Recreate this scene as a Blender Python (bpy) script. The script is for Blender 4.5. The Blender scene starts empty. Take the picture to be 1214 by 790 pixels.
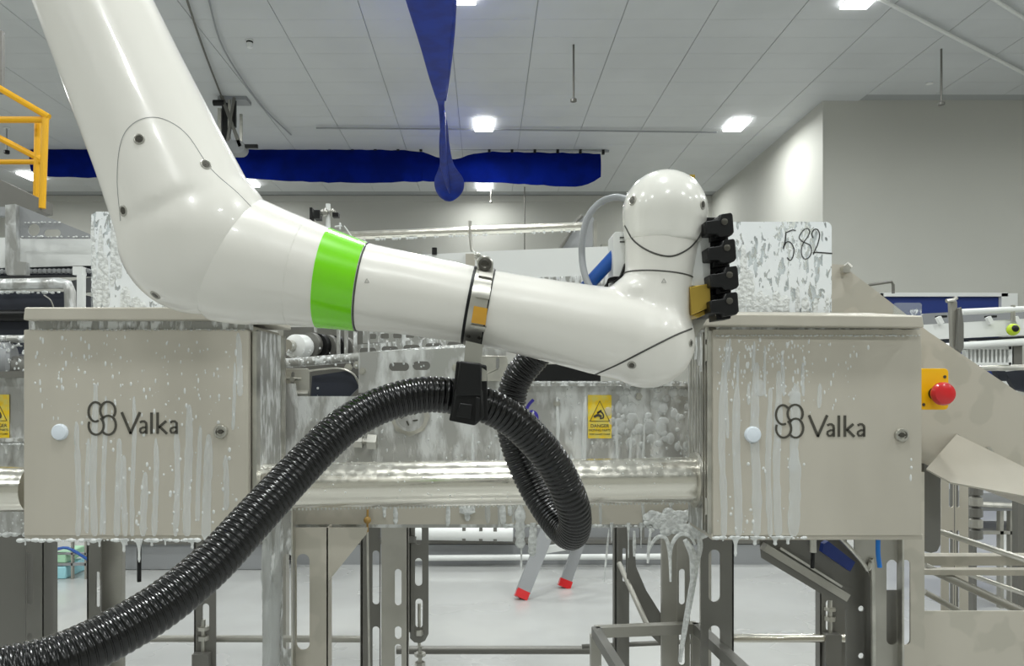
import bpy, bmesh, math, random
from mathutils import Vector, Matrix, noise
from mathutils.geometry import tessellate_polygon
from mathutils.bvhtree import BVHTree
random.seed(7)
C = bpy.context.scene.collection
sc = bpy.context.scene
# ---------------------------------------------------------------- camera
F, VX, VY, H = 900.0, 575.0, 462.0, 1.5
cd = bpy.data.cameras.new('camera'); cam = bpy.data.objects.new('camera', cd); C.objects.link(cam)
cam.location = (0, 0, H); cam.rotation_euler = (math.pi/2, 0, 0)
cd.sensor_width = 36; cd.lens = F/1214*36; cd.clip_start = 0.05; cd.clip_end = 200
cd.shift_x = (607-VX)/1214; cd.shift_y = (VY-395)/1214
sc.camera = cam
# ---------------------------------------------------------------- world, lights, exposure
w = bpy.data.worlds.new('world'); sc.world = w; w.use_nodes = True
w.node_tree.nodes['Background'].inputs[0].default_value = (0.85, 0.93, 1, 1)
w.node_tree.nodes['Background'].inputs[1].default_value = 0.35
sc.view_settings.view_transform = 'Standard'; sc.view_settings.look = 'None'
sc.view_settings.gamma = 1; sc.view_settings.exposure = -0.34
LAMP_W = 86.0
CEIL = 6.0
SEEN = [(-9.5, 15.9), (-5.1, 16.4), (-.02, 16.72), (-.02, 12.8), (4.25, 12.8), (4.3, 8.6), (-.26, 8.5)]
UNSEEN = [(x, y) for y in (-3.6, 0.5, 4.4) for x in (-9.6, -5.15, -0.02, 4.25, 8.8)] + [(-9.6, 8.3), (-5.15, 8.2), (-9.6, 12.3), (-5.15, 12.6), (4.25, 16.7), (8.8, 7.6)]
LAMPS = SEEN+UNSEEN
def add_lamp_light(x, y):
    l = bpy.data.lights.new('ceiling_lamp_light', 'AREA'); l.shape = 'RECTANGLE'; l.size = .31; l.size_y = .5
    l.energy = LAMP_W*(1.35 if y < 0 else 1.35 if y < 1 else .4 if y > 15.5 else .95 if x == 4.25 else 1.15); l.color = (0.97, 1, 0.98); l.spread = math.radians(170)
    o = bpy.data.objects.new('ceiling_lamp_light', l); C.objects.link(o); o.location = (x, y, CEIL-.058 if (x, y) in SEEN else CEIL-.016)
for x, y in LAMPS: add_lamp_light(x, y)

# ---------------------------------------------------------------- helpers
def P(px, py, Y): return Vector(((px-VX)*Y/F, Y, H-(py-VY)*Y/F))
ORG = {}
def tagp(o, label=None, cat=None, group=None, kind=None):
    if label: o['label'] = label
    if cat: o['category'] = cat
    if group: o['group'] = group
    if kind: o['kind'] = kind
    return o
def thing(name, label, cat, loc, group=None):
    o = bpy.data.objects.new(name, None); C.objects.link(o); o.location = loc; o.empty_display_size = .05
    ORG[o] = Vector(loc); return tagp(o, label, cat, group)
class MB:
    def __init__(s): s.v = []; s.f = []
    def add(s, vs, fs):
        n = len(s.v); s.v += [Vector(p) for p in vs]; s.f += [tuple(i+n for i in f) for f in fs]; return s
    def hexa(s, p):
        return s.add(p, [(0,3,2,1),(4,5,6,7),(0,1,5,4),(1,2,6,5),(2,3,7,6),(3,0,4,7)])
    def box(s, x0, x1, y0, y1, z0, z1):
        return s.hexa([(x0,y0,z0),(x1,y0,z0),(x1,y1,z0),(x0,y1,z0),(x0,y0,z1),(x1,y0,z1),(x1,y1,z1),(x0,y1,z1)])
    def pbox(s, ax, ay, bx, by, Y, d):
        a = P(ax, ay, Y); b = P(bx, by, Y)
        return s.box(min(a.x,b.x), max(a.x,b.x), Y, Y+d, min(a.z,b.z), max(a.z,b.z))
    def bar(s, p0, p1, w, h, up=(0,0,1)):
        p0 = Vector(p0); p1 = Vector(p1); d = (p1-p0).normalized(); up = Vector(up)
        if abs(d.dot(up)) > .98: up = Vector((0,1,0))
        r = d.cross(up).normalized(); u = r.cross(d)
        q = []
        for p in (p0, p1):
            q += [p-r*w/2-u*h/2, p+r*w/2-u*h/2, p+r*w/2+u*h/2, p-r*w/2+u*h/2]
        return s.add(q, [(0,1,2,3),(4,7,6,5),(0,4,5,1),(1,5,6,2),(2,6,7,3),(3,7,4,0)])
    def tube(s, pts, r, seg=12, caps=True, closed=False):
        pts = [Vector(p) for p in pts]; n = len(pts)
        rr = r if isinstance(r, (list, tuple)) else [r]*n
        base = len(s.v); prev = None
        for i, p in enumerate(pts):
            if closed: t = pts[(i+1) % n]-pts[i-1]
            else: t = pts[min(i+1,n-1)]-pts[max(i-1,0)]
            if t.length < 1e-9: t = Vector((0,0,1))
            t.normalize()
            if prev is None:
                a = Vector((0,0,1)) if abs(t.z) < .9 else Vector((0,1,0)); u = t.cross(a).normalized()
            else:
                u = prev - t*prev.dot(t)
                if u.length < 1e-6: u = t.cross(Vector((0,0,1)))
                u.normalize()
            prev = u; v = t.cross(u)
            for k in range(seg):
                an = 2*math.pi*k/seg; s.v.append(p+(u*math.cos(an)+v*math.sin(an))*rr[i])
        m = n if closed else n-1
        for i in range(m):
            a = base+i*seg; b = base+((i+1) % n)*seg
            for k in range(seg):
                k2 = (k+1) % seg; s.f.append((a+k, a+k2, b+k2, b+k))
        if caps and not closed:
            s.f.append(tuple(base+k for k in range(seg))[::-1]); s.f.append(tuple(base+(n-1)*seg+k for k in range(seg)))
        return s
    def cyl(s, p0, p1, r, seg=20): return s.tube([p0, p1], r, seg)
    def sphere(s, c, r, seg=20, rings=12):
        c = Vector(c); r = Vector(r) if not isinstance(r, (int, float)) else Vector((r,r,r)); b = len(s.v)
        s.v.append(c+Vector((0,0,r.z)))
        for i in range(1, rings):
            t = math.pi*i/rings
            for k in range(seg):
                a = 2*math.pi*k/seg; s.v.append(c+Vector((r.x*math.sin(t)*math.cos(a), r.y*math.sin(t)*math.sin(a), r.z*math.cos(t))))
        s.v.append(c-Vector((0,0,r.z))); e = len(s.v)-1
        for k in range(seg):
            k2 = (k+1) % seg; s.f.append((b, b+1+k, b+1+k2)); s.f.append((e, e-seg+k2, e-seg+k))
            for i in range(rings-2):
                a = b+1+i*seg; s.f.append((a+k, a+seg+k, a+seg+k2, a+k2))
        return s
    def lathe(s, prof, c, ax, seg=24):
        c = Vector(c); ax = Vector(ax).normalized(); a = Vector((0,0,1)) if abs(ax.z) < .9 else Vector((0,1,0))
        u = ax.cross(a).normalized(); v = ax.cross(u); b = len(s.v)
        for (r, h) in prof:
            for k in range(seg):
                an = 2*math.pi*k/seg; s.v.append(c+ax*h+(u*math.cos(an)+v*math.sin(an))*max(r, 1e-5))
        for i in range(len(prof)-1):
            for k in range(seg):
                k2 = (k+1) % seg; s.f.append((b+i*seg+k, b+i*seg+k2, b+(i+1)*seg+k2, b+(i+1)*seg+k))
        s.f.append(tuple(b+k for k in range(seg))[::-1]); s.f.append(tuple(b+(len(prof)-1)*seg+k for k in range(seg)))
        return s
    def poly(s, outer, holes=(), M=None, t=.003):
        """2D outline with holes (u,v) mapped by M (u,v,n), extruded by t along n"""
        loops = [list(outer)]+[list(h) for h in holes]
        flat = [p for l in loops for p in l]
        tris = tessellate_polygon([[Vector((p[0], p[1], 0)) for p in l] for l in loops])
        n = len(flat); vs = [M @ Vector((p[0], p[1], 0)) for p in flat]+[M @ Vector((p[0], p[1], t)) for p in flat]
        fs = [tuple(x) for x in tris]+[tuple(i+n for i in reversed(x)) for x in tris]
        k = 0
        for l in loops:
            m = len(l)
            for i in range(m):
                j = (i+1) % m; fs.append((k+i, k+j, k+j+n, k+i+n))
            k += m
        return s.add(vs, fs)
    def plate(s, outer, holes=(), Y=2, t=.004):
        M = Matrix(((Y/F, 0, 0, -VX*Y/F), (0, 0, 1, Y), (0, -Y/F, 0, H+VY*Y/F), (0,0,0,1)))
        return s.poly(outer, holes, M, t)
    def stroke(s, pts, wdt, M, t=.0006):
        """flat printed stroke of constant width along 2D points"""
        pts = [Vector(p) for p in pts]; n = len(pts); L = []; R = []
        cl = (pts[0]-pts[-1]).length < 1e-6
        for i, p in enumerate(pts):
            a = pts[i-1] if i else (pts[-2] if cl else p); b = pts[i+1] if i < n-1 else (pts[1] if cl else p)
            d = (b-a).normalized(); q = Vector((-d.y, d.x))*wdt/2; L.append(p+q); R.append(p-q)
        vs = [M @ Vector((q.x, q.y, h)) for h in (0, t) for l in (L, R) for q in l]
        fs = []
        for i in range(n-1):
            fs += [(i, i+1, n+i+1, n+i), (2*n+i, 3*n+i, 3*n+i+1, 2*n+i+1), (i, 2*n+i, 2*n+i+1, i+1), (n+i, n+i+1, 3*n+i+1, 3*n+i)]
        return s.add(vs, fs)
    def build(s, name, mat, parent=None, label=None, cat=None, group=None, kind=None, bevel=0, smooth=35, org=None):
        if parent is not None:
            top = parent
            o_ = ORG[parent]
        else:
            xs = [v.x for v in s.v]; ys = [v.y for v in s.v]; zs = [v.z for v in s.v]
            o_ = Vector(org) if org else Vector(((min(xs)+max(xs))/2, (min(ys)+max(ys))/2, min(zs)))
        me = bpy.data.meshes.new(name); me.from_pydata([tuple(v-o_) for v in s.v], [], s.f)
        bm = bmesh.new(); bm.from_mesh(me); bmesh.ops.recalc_face_normals(bm, faces=bm.faces); bm.to_mesh(me); bm.free()
        me.materials.append(mat)
        for p in me.polygons: p.use_smooth = True
        me.set_sharp_from_angle(angle=math.radians(smooth))
        o = bpy.data.objects.new(name, me); C.objects.link(o); ORG[o] = o_
        if parent is None: o.location = o_
        else: o.parent = parent
        if bevel:
            b = o.modifiers.new('bevel', 'BEVEL'); b.width = bevel; b.segments = 2; b.limit_method = 'ANGLE'; b.angle_limit = math.radians(40)
        return tagp(o, label, cat, group, kind)
def dup(o, loc=None, parent=None, label=None):
    c = o.copy(); C.objects.link(c)
    if parent: c.parent = parent
    if loc: c.location = loc
    if label: c['label'] = label
    for ch in [k for k in bpy.data.objects if k.parent == o and k != c]: dup(ch, parent=c)
    return c
def catmull(pts, n=8):
    pts = [Vector(p) for p in pts]; q = [2*pts[0]-pts[1]]+pts+[2*pts[-1]-pts[-2]]; out = []
    for i in range(1, len(q)-2):
        for k in range(n):
            t = k/n; a, b, c, d = q[i-1:i+3]
            out.append(.5*((2*b)+(c-a)*t+(2*a-5*b+4*c-d)*t*t+(3*b-a-3*c+d)*t**3))
    out.append(pts[-1]); return out
def slot(x0, y0, x1, y1, n=6):
    """rounded slot outline (vertical or horizontal) in pixel units"""
    r = min(x1-x0, y1-y0)/2; out = []
    for cx, cy, a0 in ((x1-r, y1-r, 0), (x0+r, y1-r, 90), (x0+r, y0+r, 180), (x1-r, y0+r, 270)):
        for k in range(n+1):
            a = math.radians(a0+90*k/n); out.append((cx+r*math.cos(a), cy+r*math.sin(a)))
    res = []
    for p in out:
        if not res or (abs(p[0]-res[-1][0])+abs(p[1]-res[-1][1])) > 1e-6: res.append(p)
    if abs(res[0][0]-res[-1][0])+abs(res[0][1]-res[-1][1]) < 1e-6: res.pop()
    return res
def rrect(x0, y0, x1, y1, r, n=4):
    out = []
    for cx, cy, a0 in ((x1-r, y1-r, 0), (x0+r, y1-r, 90), (x0+r, y0+r, 180), (x1-r, y0+r, 270)):
        for k in range(n+1):
            a = math.radians(a0+90*k/n); out.append((cx+r*math.cos(a), cy+r*math.sin(a)))
    return out
def circ(cx, cy, r, n=20, ry=None): return [(cx+r*math.cos(2*math.pi*k/n), cy+(ry or r)*math.sin(2*math.pi*k/n)) for k in range(n)]

# ---------------------------------------------------------------- materials
def mat(name, col, rough=.5, metal=0, noise_amt=0, nscale=8, col2=None, stretch=(1,1,1), bump=0, coat=0, spec=.5, lo=.4, hi=.6, detail=3, r2=None):
    m = bpy.data.materials.new(name); m.use_nodes = True; nt = m.node_tree; b = nt.nodes['Principled BSDF']
    b.inputs['Base Color'].default_value = (*col, 1); b.inputs['Roughness'].default_value = rough; b.inputs['Metallic'].default_value = metal
    b.inputs['Coat Weight'].default_value = coat; b.inputs['Coat Roughness'].default_value = .06; b.inputs['Specular IOR Level'].default_value = spec
    if col2 or bump or r2 is not None:
        tc = nt.nodes.new('ShaderNodeNewGeometry'); mp = nt.nodes.new('ShaderNodeMapping'); mp.inputs['Scale'].default_value = stretch
        nz = nt.nodes.new('ShaderNodeTexNoise'); nz.inputs['Scale'].default_value = nscale; nz.inputs['Detail'].default_value = detail
        nt.links.new(tc.outputs['Position'], mp.inputs[0]); nt.links.new(mp.outputs[0], nz.inputs['Vector'])
        rp = nt.nodes.new('ShaderNodeMapRange'); rp.inputs[1].default_value = lo; rp.inputs[2].default_value = hi
        nt.links.new(nz.outputs[0], rp.inputs[0])
        if col2:
            mx = nt.nodes.new('ShaderNodeMix'); mx.data_type = 'RGBA'; mx.inputs[6].default_value = (*col, 1); mx.inputs[7].default_value = (*col2, 1)
            nt.links.new(rp.outputs[0], mx.inputs[0]); nt.links.new(mx.outputs[2], b.inputs['Base Color'])
        if r2 is not None:
            m2 = nt.nodes.new('ShaderNodeMapRange'); m2.inputs[3].default_value = rough; m2.inputs[4].default_value = r2
            nt.links.new(rp.outputs[0], m2.inputs[0]); nt.links.new(m2.outputs[0], b.inputs['Roughness'])
        if bump:
            bp = nt.nodes.new('ShaderNodeBump'); bp.inputs['Strength'].default_value = bump; bp.inputs['Distance'].default_value = .004
            nt.links.new(rp.outputs[0], bp.inputs['Height']); nt.links.new(bp.outputs[0], b.inputs['Normal'])
    return m
def s(r, g, b):  # sRGB 0-255 to linear
    return tuple(((c/255)/12.92 if c/255 <= .04045 else ((c/255+.055)/1.055)**2.4) for c in (r, g, b))
M = {}
M['tile'] = mat('ceiling_white', s(206,209,210), .55, col2=s(200,203,204), nscale=.8)
M['joint'] = mat('joint_grey', s(168,171,172), .8)
M['wall'] = mat('wall_paint', s(192,192,185), .7, col2=s(188,188,181), nscale=.5)
M['floor'] = mat('floor_wet_white', s(186,187,185), .12, col2=s(170,171,169), nscale=.9, r2=.3, detail=4)
M['cab'] = mat('cabinet_steel', s(192,187,175), .42, .3, col2=s(184,179,167), nscale=5, stretch=(1,1,.3))
M['cab2'] = mat('sheet_steel', s(192,187,175), .45, .3, col2=s(183,179,167), nscale=9, lo=.5, hi=.54, detail=2)
M['steel'] = mat('brushed_steel', s(200,198,190), .3, .85, col2=s(178,177,170), nscale=14)
M['wet'] = mat('wet_steel', s(172,172,169), .3, .55, col2=s(222,224,224), nscale=26, stretch=(1,1,.35), lo=.45, hi=.62, detail=5, bump=.5)
M['foamsteel'] = mat('foamy_steel', s(168,168,164), .35, .5, col2=s(232,234,234), nscale=60, stretch=(1,1,.3), lo=.47, hi=.6, detail=5, bump=.8)
M['tube'] = mat('polished_tube', s(225,222,212), .16, .95, r2=.26, nscale=60)
M['post'] = mat('post_steel', s(176,174,166), .4, .5, col2=s(164,162,154), nscale=6)
M['dark'] = mat('dark_steel', s(122,121,116), .45, .5)
M['black'] = mat('black_plastic', s(12,13,14), .45, spec=.35)
M['hose'] = mat('hose_black', s(6,7,8), .23)
M['navy'] = mat('belt_navy', s(38,42,54), .5)  # plain dark navy for belts, covers and the pocket plate
M['white'] = mat('white_plastic', s(228,230,228), .35, bump=0)
M['arm'] = mat('arm_white', s(230,228,221), .3, coat=.6, spec=.5)
M['armcap'] = mat('arm_cap_white', s(230,229,222), .2, coat=.8)
M['green'] = mat('arm_green', s(122,220,0), .25, coat=.5)
M['seam'] = mat('seam_dark', s(70,70,66), .6)
M['foam'] = mat('foam_white', s(226,229,228), .4, col2=s(200,203,202), nscale=90, bump=.4)
M['blue'] = mat('fabric_blue', s(0,24,116), .9, col2=s(0,20,98), nscale=3, spec=.1)
M['bluesatin'] = mat('fabric_blue_satin', s(2,50,160), .45, col2=s(2,38,135), nscale=4, spec=.25)
M['bluepl'] = mat('blue_plastic', s(24,80,160), .35)
M['bluebr'] = mat('blue_bright', s(16,124,220), .35)
M['door'] = mat('door_blue', s(18,46,120), .5)
M['yellow'] = mat('rail_yellow', s(240,180,20), .4)
M['estop'] = mat('estop_yellow', s(246,190,14), .35)
M['red'] = mat('button_red', s(206,28,34), .3, coat=.4)
M['sticker'] = mat('sticker_yellow', s(236,200,30), .45, col2=s(222,205,100), nscale=50)
M['orange'] = mat('label_orange', s(214,160,50), .4)
M['ink'] = mat('ink_dark', s(66,64,56), .5)
M['marker'] = mat('marker_black', s(50,50,50), .6)
M['purple'] = mat('marker_blue', s(52,42,150), .5)
M['brass'] = mat('brass_block', s(186,158,72), .35, .6)
M['knob'] = mat('cap_pale', s(214,222,230), .4)
M['grey'] = mat('cable_grey', s(150,153,156), .4)
M['lime'] = mat('lime_plastic', s(190,214,40), .35)
M['iron'] = mat('screw_dark', s(92,90,84), .35, .8)
M['farg'] = mat('far_grey', s(150,152,154), .5, .2)
M['amber'] = mat('amber_wire', s(168,134,70), .5)
m = mat('lamp_diffuser', (1,1,1)); b_ = m.node_tree.nodes['Principled BSDF']; b_.inputs['Emission Color'].default_value = (1,1,1,1); b_.inputs['Emission Strength'].default_value = 12; M['lamp'] = m
# clear acrylic smeared with foam: transparent where the noise leaves gaps
def acrylic(name, sc_, lo, hi, st, off=0):
    m = bpy.data.materials.new(name); m.use_nodes = True; nt = m.node_tree; b = nt.nodes['Principled BSDF']; out = nt.nodes['Material Output']
    b.inputs['Base Color'].default_value = (*s(232,236,238), 1); b.inputs['Roughness'].default_value = .35
    tr = nt.nodes.new('ShaderNodeBsdfTransparent'); tr.inputs[0].default_value = (.93,.95,.95,1)
    gl = nt.nodes.new('ShaderNodeBsdfGlossy'); gl.inputs['Roughness'].default_value = .05
    m1 = nt.nodes.new('ShaderNodeMixShader'); m1.inputs[0].default_value = .08; nt.links.new(tr.outputs[0], m1.inputs[1]); nt.links.new(gl.outputs[0], m1.inputs[2])
    g = nt.nodes.new('ShaderNodeNewGeometry'); mp = nt.nodes.new('ShaderNodeMapping'); mp.inputs['Scale'].default_value = st; mp.inputs['Location'].default_value = (off, 0, off)
    nz = nt.nodes.new('ShaderNodeTexNoise'); nz.inputs['Scale'].default_value = sc_; nz.inputs['Detail'].default_value = 3; nz.inputs['Distortion'].default_value = .4
    big = nt.nodes.new('ShaderNodeTexNoise'); big.inputs['Scale'].default_value = 7; big.inputs['Detail'].default_value = 1
    nt.links.new(g.outputs['Position'], mp.inputs[0]); nt.links.new(mp.outputs[0], nz.inputs['Vector']); nt.links.new(g.outputs['Position'], big.inputs['Vector'])
    ad = nt.nodes.new('ShaderNodeMath'); ad.operation = 'MULTIPLY_ADD'; ad.inputs[1].default_value = .45; nt.links.new(big.outputs[0], ad.inputs[0]); nt.links.new(nz.outputs[0], ad.inputs[2])
    r = nt.nodes.new('ShaderNodeMapRange'); r.inputs[1].default_value = lo; r.inputs[2].default_value = hi; r.inputs[3].default_value = .12; nt.links.new(ad.outputs[0], r.inputs[0])
    mx = nt.nodes.new('ShaderNodeMixShader'); nt.links.new(r.outputs[0], mx.inputs[0]); nt.links.new(m1.outputs[0], mx.inputs[1]); nt.links.new(b.outputs[0], mx.inputs[2]); nt.links.new(mx.outputs[0], out.inputs[0])
    return m
M['acryl'] = acrylic('acrylic_foamed', 75, .625, .65, (1,1,.42))
M['clear'] = acrylic('acrylic_clear', 60, .82, .9, (1,1,.5))

# ---------------------------------------------------------------- the hall
XL, XR, XR2, YB, YC, YF = -13.0, 5.25, 12.0, 17.6, 11.8, -8.0
fl = MB().box(XL, XR2, YF, YB, -.1, 0).build('floor', M['floor'], kind='structure')
cl = MB().box(XL, XR2, YF, YB, CEIL, CEIL+.15).build('ceiling', M['joint'], kind='structure')
# ceiling panels 1.04 x .47 m, lying proud of the joints
proto = None; far = MB(); cand = []
i0 = int((XL-.61)/1.04)-1
for i in range(i0, 13):
    for j in range(-36, 18):
        x0 = .61+1.04*i; y0 = 9.2+.47*j
        if x0 < XL or x0+1.04 > XR2+.3 or y0 < YF or y0+.47 > YB: continue
        if x0+1.04 > XR+.9 and y0+.47 > YC: continue
        cx, cy = x0+.52, y0+.235; px = VX+cx*F/max(cy,.1); py = VY-(CEIL-H)*F/max(cy,.1)
        vis = cy > 8.4 and -30 < px < 1250 and py > -16
        cand.append((cy if vis else 99, x0, y0))
cand.sort(key=lambda t: t[0])
for n_, (k, x0, y0) in enumerate(cand):
    if k < 99 and n_ < 300:
        if proto is None:
            proto = MB().box(0, 1.030, 0, .466, CEIL-.012, CEIL).build('panel', M['tile'], cl)
            proto.data.transform(Matrix.Translation(ORG[cl])); proto.location = Vector((x0+.007, y0+.003, 0))-ORG[cl]
            first = proto
        else:
            c = first.copy(); C.objects.link(c); c.location = Vector((x0+.007, y0+.003, 0))-ORG[cl]
    else: far.box(x0+.006, x0+1.034, y0+.002, y0+.468, CEIL-.012, CEIL)
far.build('panel', M['tile'], cl, kind='stuff')
MB().box(XL, XR+.15, YB, YB+.15, 0, CEIL).build('wall_back', M['wall'], kind='structure')
MB().box(XL-.15, XL, YF, YB, 0, CEIL).build('wall_left', M['wall'], kind='structure')
MB().box(XR, XR+.15, YC+.15, YB, 0, CEIL).build('wall_right', M['wall'], kind='structure')
dx0, dx1, dz = P(1042,350,YC).x, P(1193,350,YC).x, P(0,352,YC).z
MB().box(XR, dx0, YC, YC+.15, 0, CEIL).box(dx1, XR2, YC, YC+.15, 0, CEIL).box(dx0, dx1, YC, YC+.15, dz, CEIL).build('wall_front_right', M['wall'], kind='structure')
MB().box(XR2, XR2+.15, YF, YC, 0, CEIL).build('wall_far_right', M['wall'], kind='structure')
MB().box(XL, XR2, YF-.15, YF, 0, CEIL).build('wall_behind', M['wall'], kind='structure')
d = MB().box(dx0, dx1, YC+.03, YC+.08, 0, dz).build('door_1', M['door'], kind='structure')
MB().box(dx0-.05, dx0+.05, YC-.04, YC+.15, 0, dz+.05).box(dx1-.1, dx1+.15, YC-.04, YC+.15, 0, dz+.05).box(dx0, dx1, YC-.04, YC+.15, dz, dz+.06).build('door_frame', M['white'], d)
MB().box(XL, XR, YB-.03, YB, CEIL-.16, CEIL-.012).build('trim_1', M['wall'], kind='structure')
MB().box(XL, XR, YB-.012, YB, 4.62, 4.65).build('trim_2', M['joint'], kind='structure')

# ceiling lamps
lampdesc = {(-9.5,15.9):'small ceiling lamp at far left, seen through the yellow railing',
 (-5.1,16.4):'ceiling lamp under the long blue duct, just right of the upper robot arm',
 (-.02,16.72):'farthest ceiling lamp in the middle, half hidden by blue duct',
 (-.02,12.8):'bright square ceiling lamp in the middle right of the hanging blue duct',
 (4.25,12.8):'bright ceiling lamp on the right near the side wall',
 (4.3,8.6):'ceiling lamp cut by the top edge of the photo, at right',
 (-.26,8.5):'ceiling lamp cut by the top edge beside the blue duct'}
lroot = None
for x, y in SEEN:
    t = thing('ceiling_lamp', lampdesc[(x,y)], 'lamp', (x, y, CEIL-.10), 'square lamps on the ceiling')
    if lroot is None:
        MB().box(x-.152, x+.152, y-.267, y+.267, CEIL-.03, CEIL-.012).build('housing', M['white'], t)
        MB().box(x-.155, x+.155, y-.27, y+.27, CEIL-.055, CEIL-.03).build('diffuser', M['lamp'], t)
        lroot = t
    else:
        for ch in [k for k in bpy.data.objects if k.parent == lroot]:
            c = ch.copy(); C.objects.link(c); c.parent = t

# hanging rods and sensors under the ceiling
def rod(px, y0, y1, label, foot=True, r=.013):
    Y = (CEIL-H)*F/(VY-y0); t = thing('hanging_rod', label, 'rod', P(px, y1, Y), 'rods hanging from the ceiling')
    MB().cyl(P(px,y1,Y), (P(px,y0,Y).x, Y, CEIL-.01), r, 10).build('rod', M['dark'], t)
    if foot: MB().lathe([(r*1.2,0),(r*3.2,-.02),(r*3.2,-.05),(r*.8,-.06)], P(px,y1,Y), (0,0,1), 12).build('foot', M['dark'], t)
rod(680, 52, 116, 'grey rod hanging from the ceiling above the wrist, right of centre')
rod(1116, 57, 120, 'grey rod hanging above the top right wall')
rod(582, 220.5, 238, 'short thin rod hanging behind the bottom of the blue duct', r=.01)
rod(622, 221, 300, 'long thin rod hanging to behind the white conveyor beam', False, .012)
def sensor(px, py, Y, label, top=M['black'], dz=.14):
    p = P(px, py, Y); t = thing('ceiling_sensor', label, 'sensor', p)
    MB().cyl((p.x,p.y,CEIL-.01), (p.x,p.y,p.z+dz*.5), .012, 8).build('stem', M['grey'], t)
    MB().lathe([(.02,dz*.55),(.045,dz*.5),(.045,0),(.03,-.01)], p, (0,0,1), 12).build('body', top, t)
    MB().lathe([(.05,0),(.05,.015)], (p.x,p.y,CEIL-.03), (0,0,1), 12).build('plate', M['white'], t)
    return t, p
t, p = sensor(296, 50, 9.75, 'small sensor with black and white body hanging at upper left ceiling')
MB().lathe([(.035,-.01),(.035,-.07),(.02,-.075)], p, (0,0,1), 12).build('lens', M['white'], t)
sensor(1102, 95, 11.1, 'small black ceiling sensor left of the hanging rod at top right', dz=.09)
sensor(8, 182, 13.0, 'small dark ceiling sensor behind the yellow railing', dz=.1)
# cables and pipes under ceiling
def cable(name, pts, r, mt, label, cat='cable'): return MB().tube(catmull(pts, 5), r, 8).build(name, mt, label=label, cat=cat)
zz = CEIL-.06
def onz(px, py, z=zz): Y = (z-H)*F/(VY-py); return Vector(((px-VX)*Y/F, Y, z))
cable('ceiling_pipe', [onz(985,-35), onz(1046,0), onz(1214,87), onz(1330,148)], .022, M['white'], 'white pipe crossing the ceiling at top right, the longer lower one', 'pipe')
cable('ceiling_pipe', [onz(1120,-40), onz(1180,0), onz(1214,22), onz(1300,78)], .022, M['white'], 'white pipe at the very top right corner', 'pipe')
cable('ceiling_cable', [onz(375,152), onz(600,154), onz(850,157)], .015, M['grey'], 'long thin grey cable line across the ceiling in front of the lamps')
cable('ceiling_cable', [onz(212,-30), onz(240,55), onz(264,118)], .014, M['dark'], 'dark cable running down the ceiling to the winch at upper left')
cable('ceiling_cable', [onz(245,-10), onz(266,60), onz(310,125), onz(345,160)], .012, M['grey'], 'faint grey cable curving over the ceiling right of the dark one')
# winch under the ceiling
Y = 11.6; t = thing('ceiling_winch', 'dark motor winch with brackets hanging below the ceiling beside the upper arm', 'winch', P(272,182,Y))
MB().box(P(258,0,Y).x, P(292,0,Y).x, Y, Y+.25, CEIL-.07, CEIL-.012).build('top_plate', M['grey'], t)
MB().pbox(263,122,270,168,Y,.1).pbox(276,116,279,150,Y,.06).build('motor', M['black'], t)
MB().tube([P(253,122,Y), P(266,122,Y)], .045, 10).build('side_motor', M['black'], t)
MB().pbox(258,128,262,160,Y,.06).pbox(270,118,273,170,Y,.03).pbox(284,135,287,172,Y,.03).build('bracket', M['steel'], t)
MB().bar(P(262,112,Y), P(285,174,Y), .04, .05).bar(P(278,116,Y), P(270,168,Y), .04, .05).build('link_arm', M['dark'], t)
MB().plate(slot(266,166,290,182), (), Y-.02, .2).build('pulley_guard', M['farg'], t)
MB().pbox(288,171,305,175,Y,.05).build('rail_end', M['black'], t)

# long blue fabric duct under its rail
YD = 14.2
t = thing('fabric_duct', 'long blue fabric air duct hanging flat across the hall under the ceiling', 'duct', P(370,215,YD))
def ductgrid(x0, x1, ys, ye, n=90, Yd=YD):
    mb = MB(); m_ = 8; top = []
    for side in (0, 1):
        for i in range(n+1):
            u = i/n; px = x0+(x1-x0)*u; a, b = ys(px), ye(px)
            for j in range(m_+1):
                v = j/m_; p = P(px, a+(b-a)*v, Yd)
                off = .03*math.sin(px*.16+3*math.sin(px*.05))*v+.008*math.sin(px*.6)
                belly = .05*math.sin(math.pi*v)
                p.y = Yd+off+(belly if side else -belly); mb.v.append(p)
    L = (n+1)*(m_+1)
    for sd in (0, 1):
        for i in range(n):
            for j in range(m_):
                a = sd*L+i*(m_+1)+j; mb.f.append((a, a+1, a+m_+2, a+m_+1))
    for i in range(n):
        for j in (0, m_):
            a = i*(m_+1)+j; mb.f.append((a, a+m_+1, a+m_+1+L, a+L))
    for i in (0, n):
        for j in range(m_):
            a = i*(m_+1)+j; mb.f.append((a, a+1, a+1+L, a+L))
    return mb
def topy(x):
    y = 170.5+(x-50)*.0165+1.0*abs(math.sin((x-40)/27.2*math.pi))
    if 480 < x < 590: y += 10*math.exp(-((x-533)/26)**2)+0
    if x < 42: y += (42-x)*.8
    return y
def boty(x):
    y = 208+(x-50)*.019+2*math.sin(x*.02)
    if x > 680: y -= (x-680)**2*.012
    if x < 55: y -= (55-x)*.35
    return y
ductgrid(36, 712, topy, boty).build('sleeve', M['blue'], t)
MB().cyl(P(30,168,YD), P(722,179.5,YD), .022, 8).build('hanging_rail', M['grey'], t)
cp = None
for k in range(26):
    px = 40+27*k
    if 500 < px < 570: continue
    p = P(px, 169+(px-50)*.0165, YD)
    MB().box(p.x-.025, p.x+.025, p.y-.03, p.y+.03, p.z-.05, p.z+.03).build('clip', M['black'], t)
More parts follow.
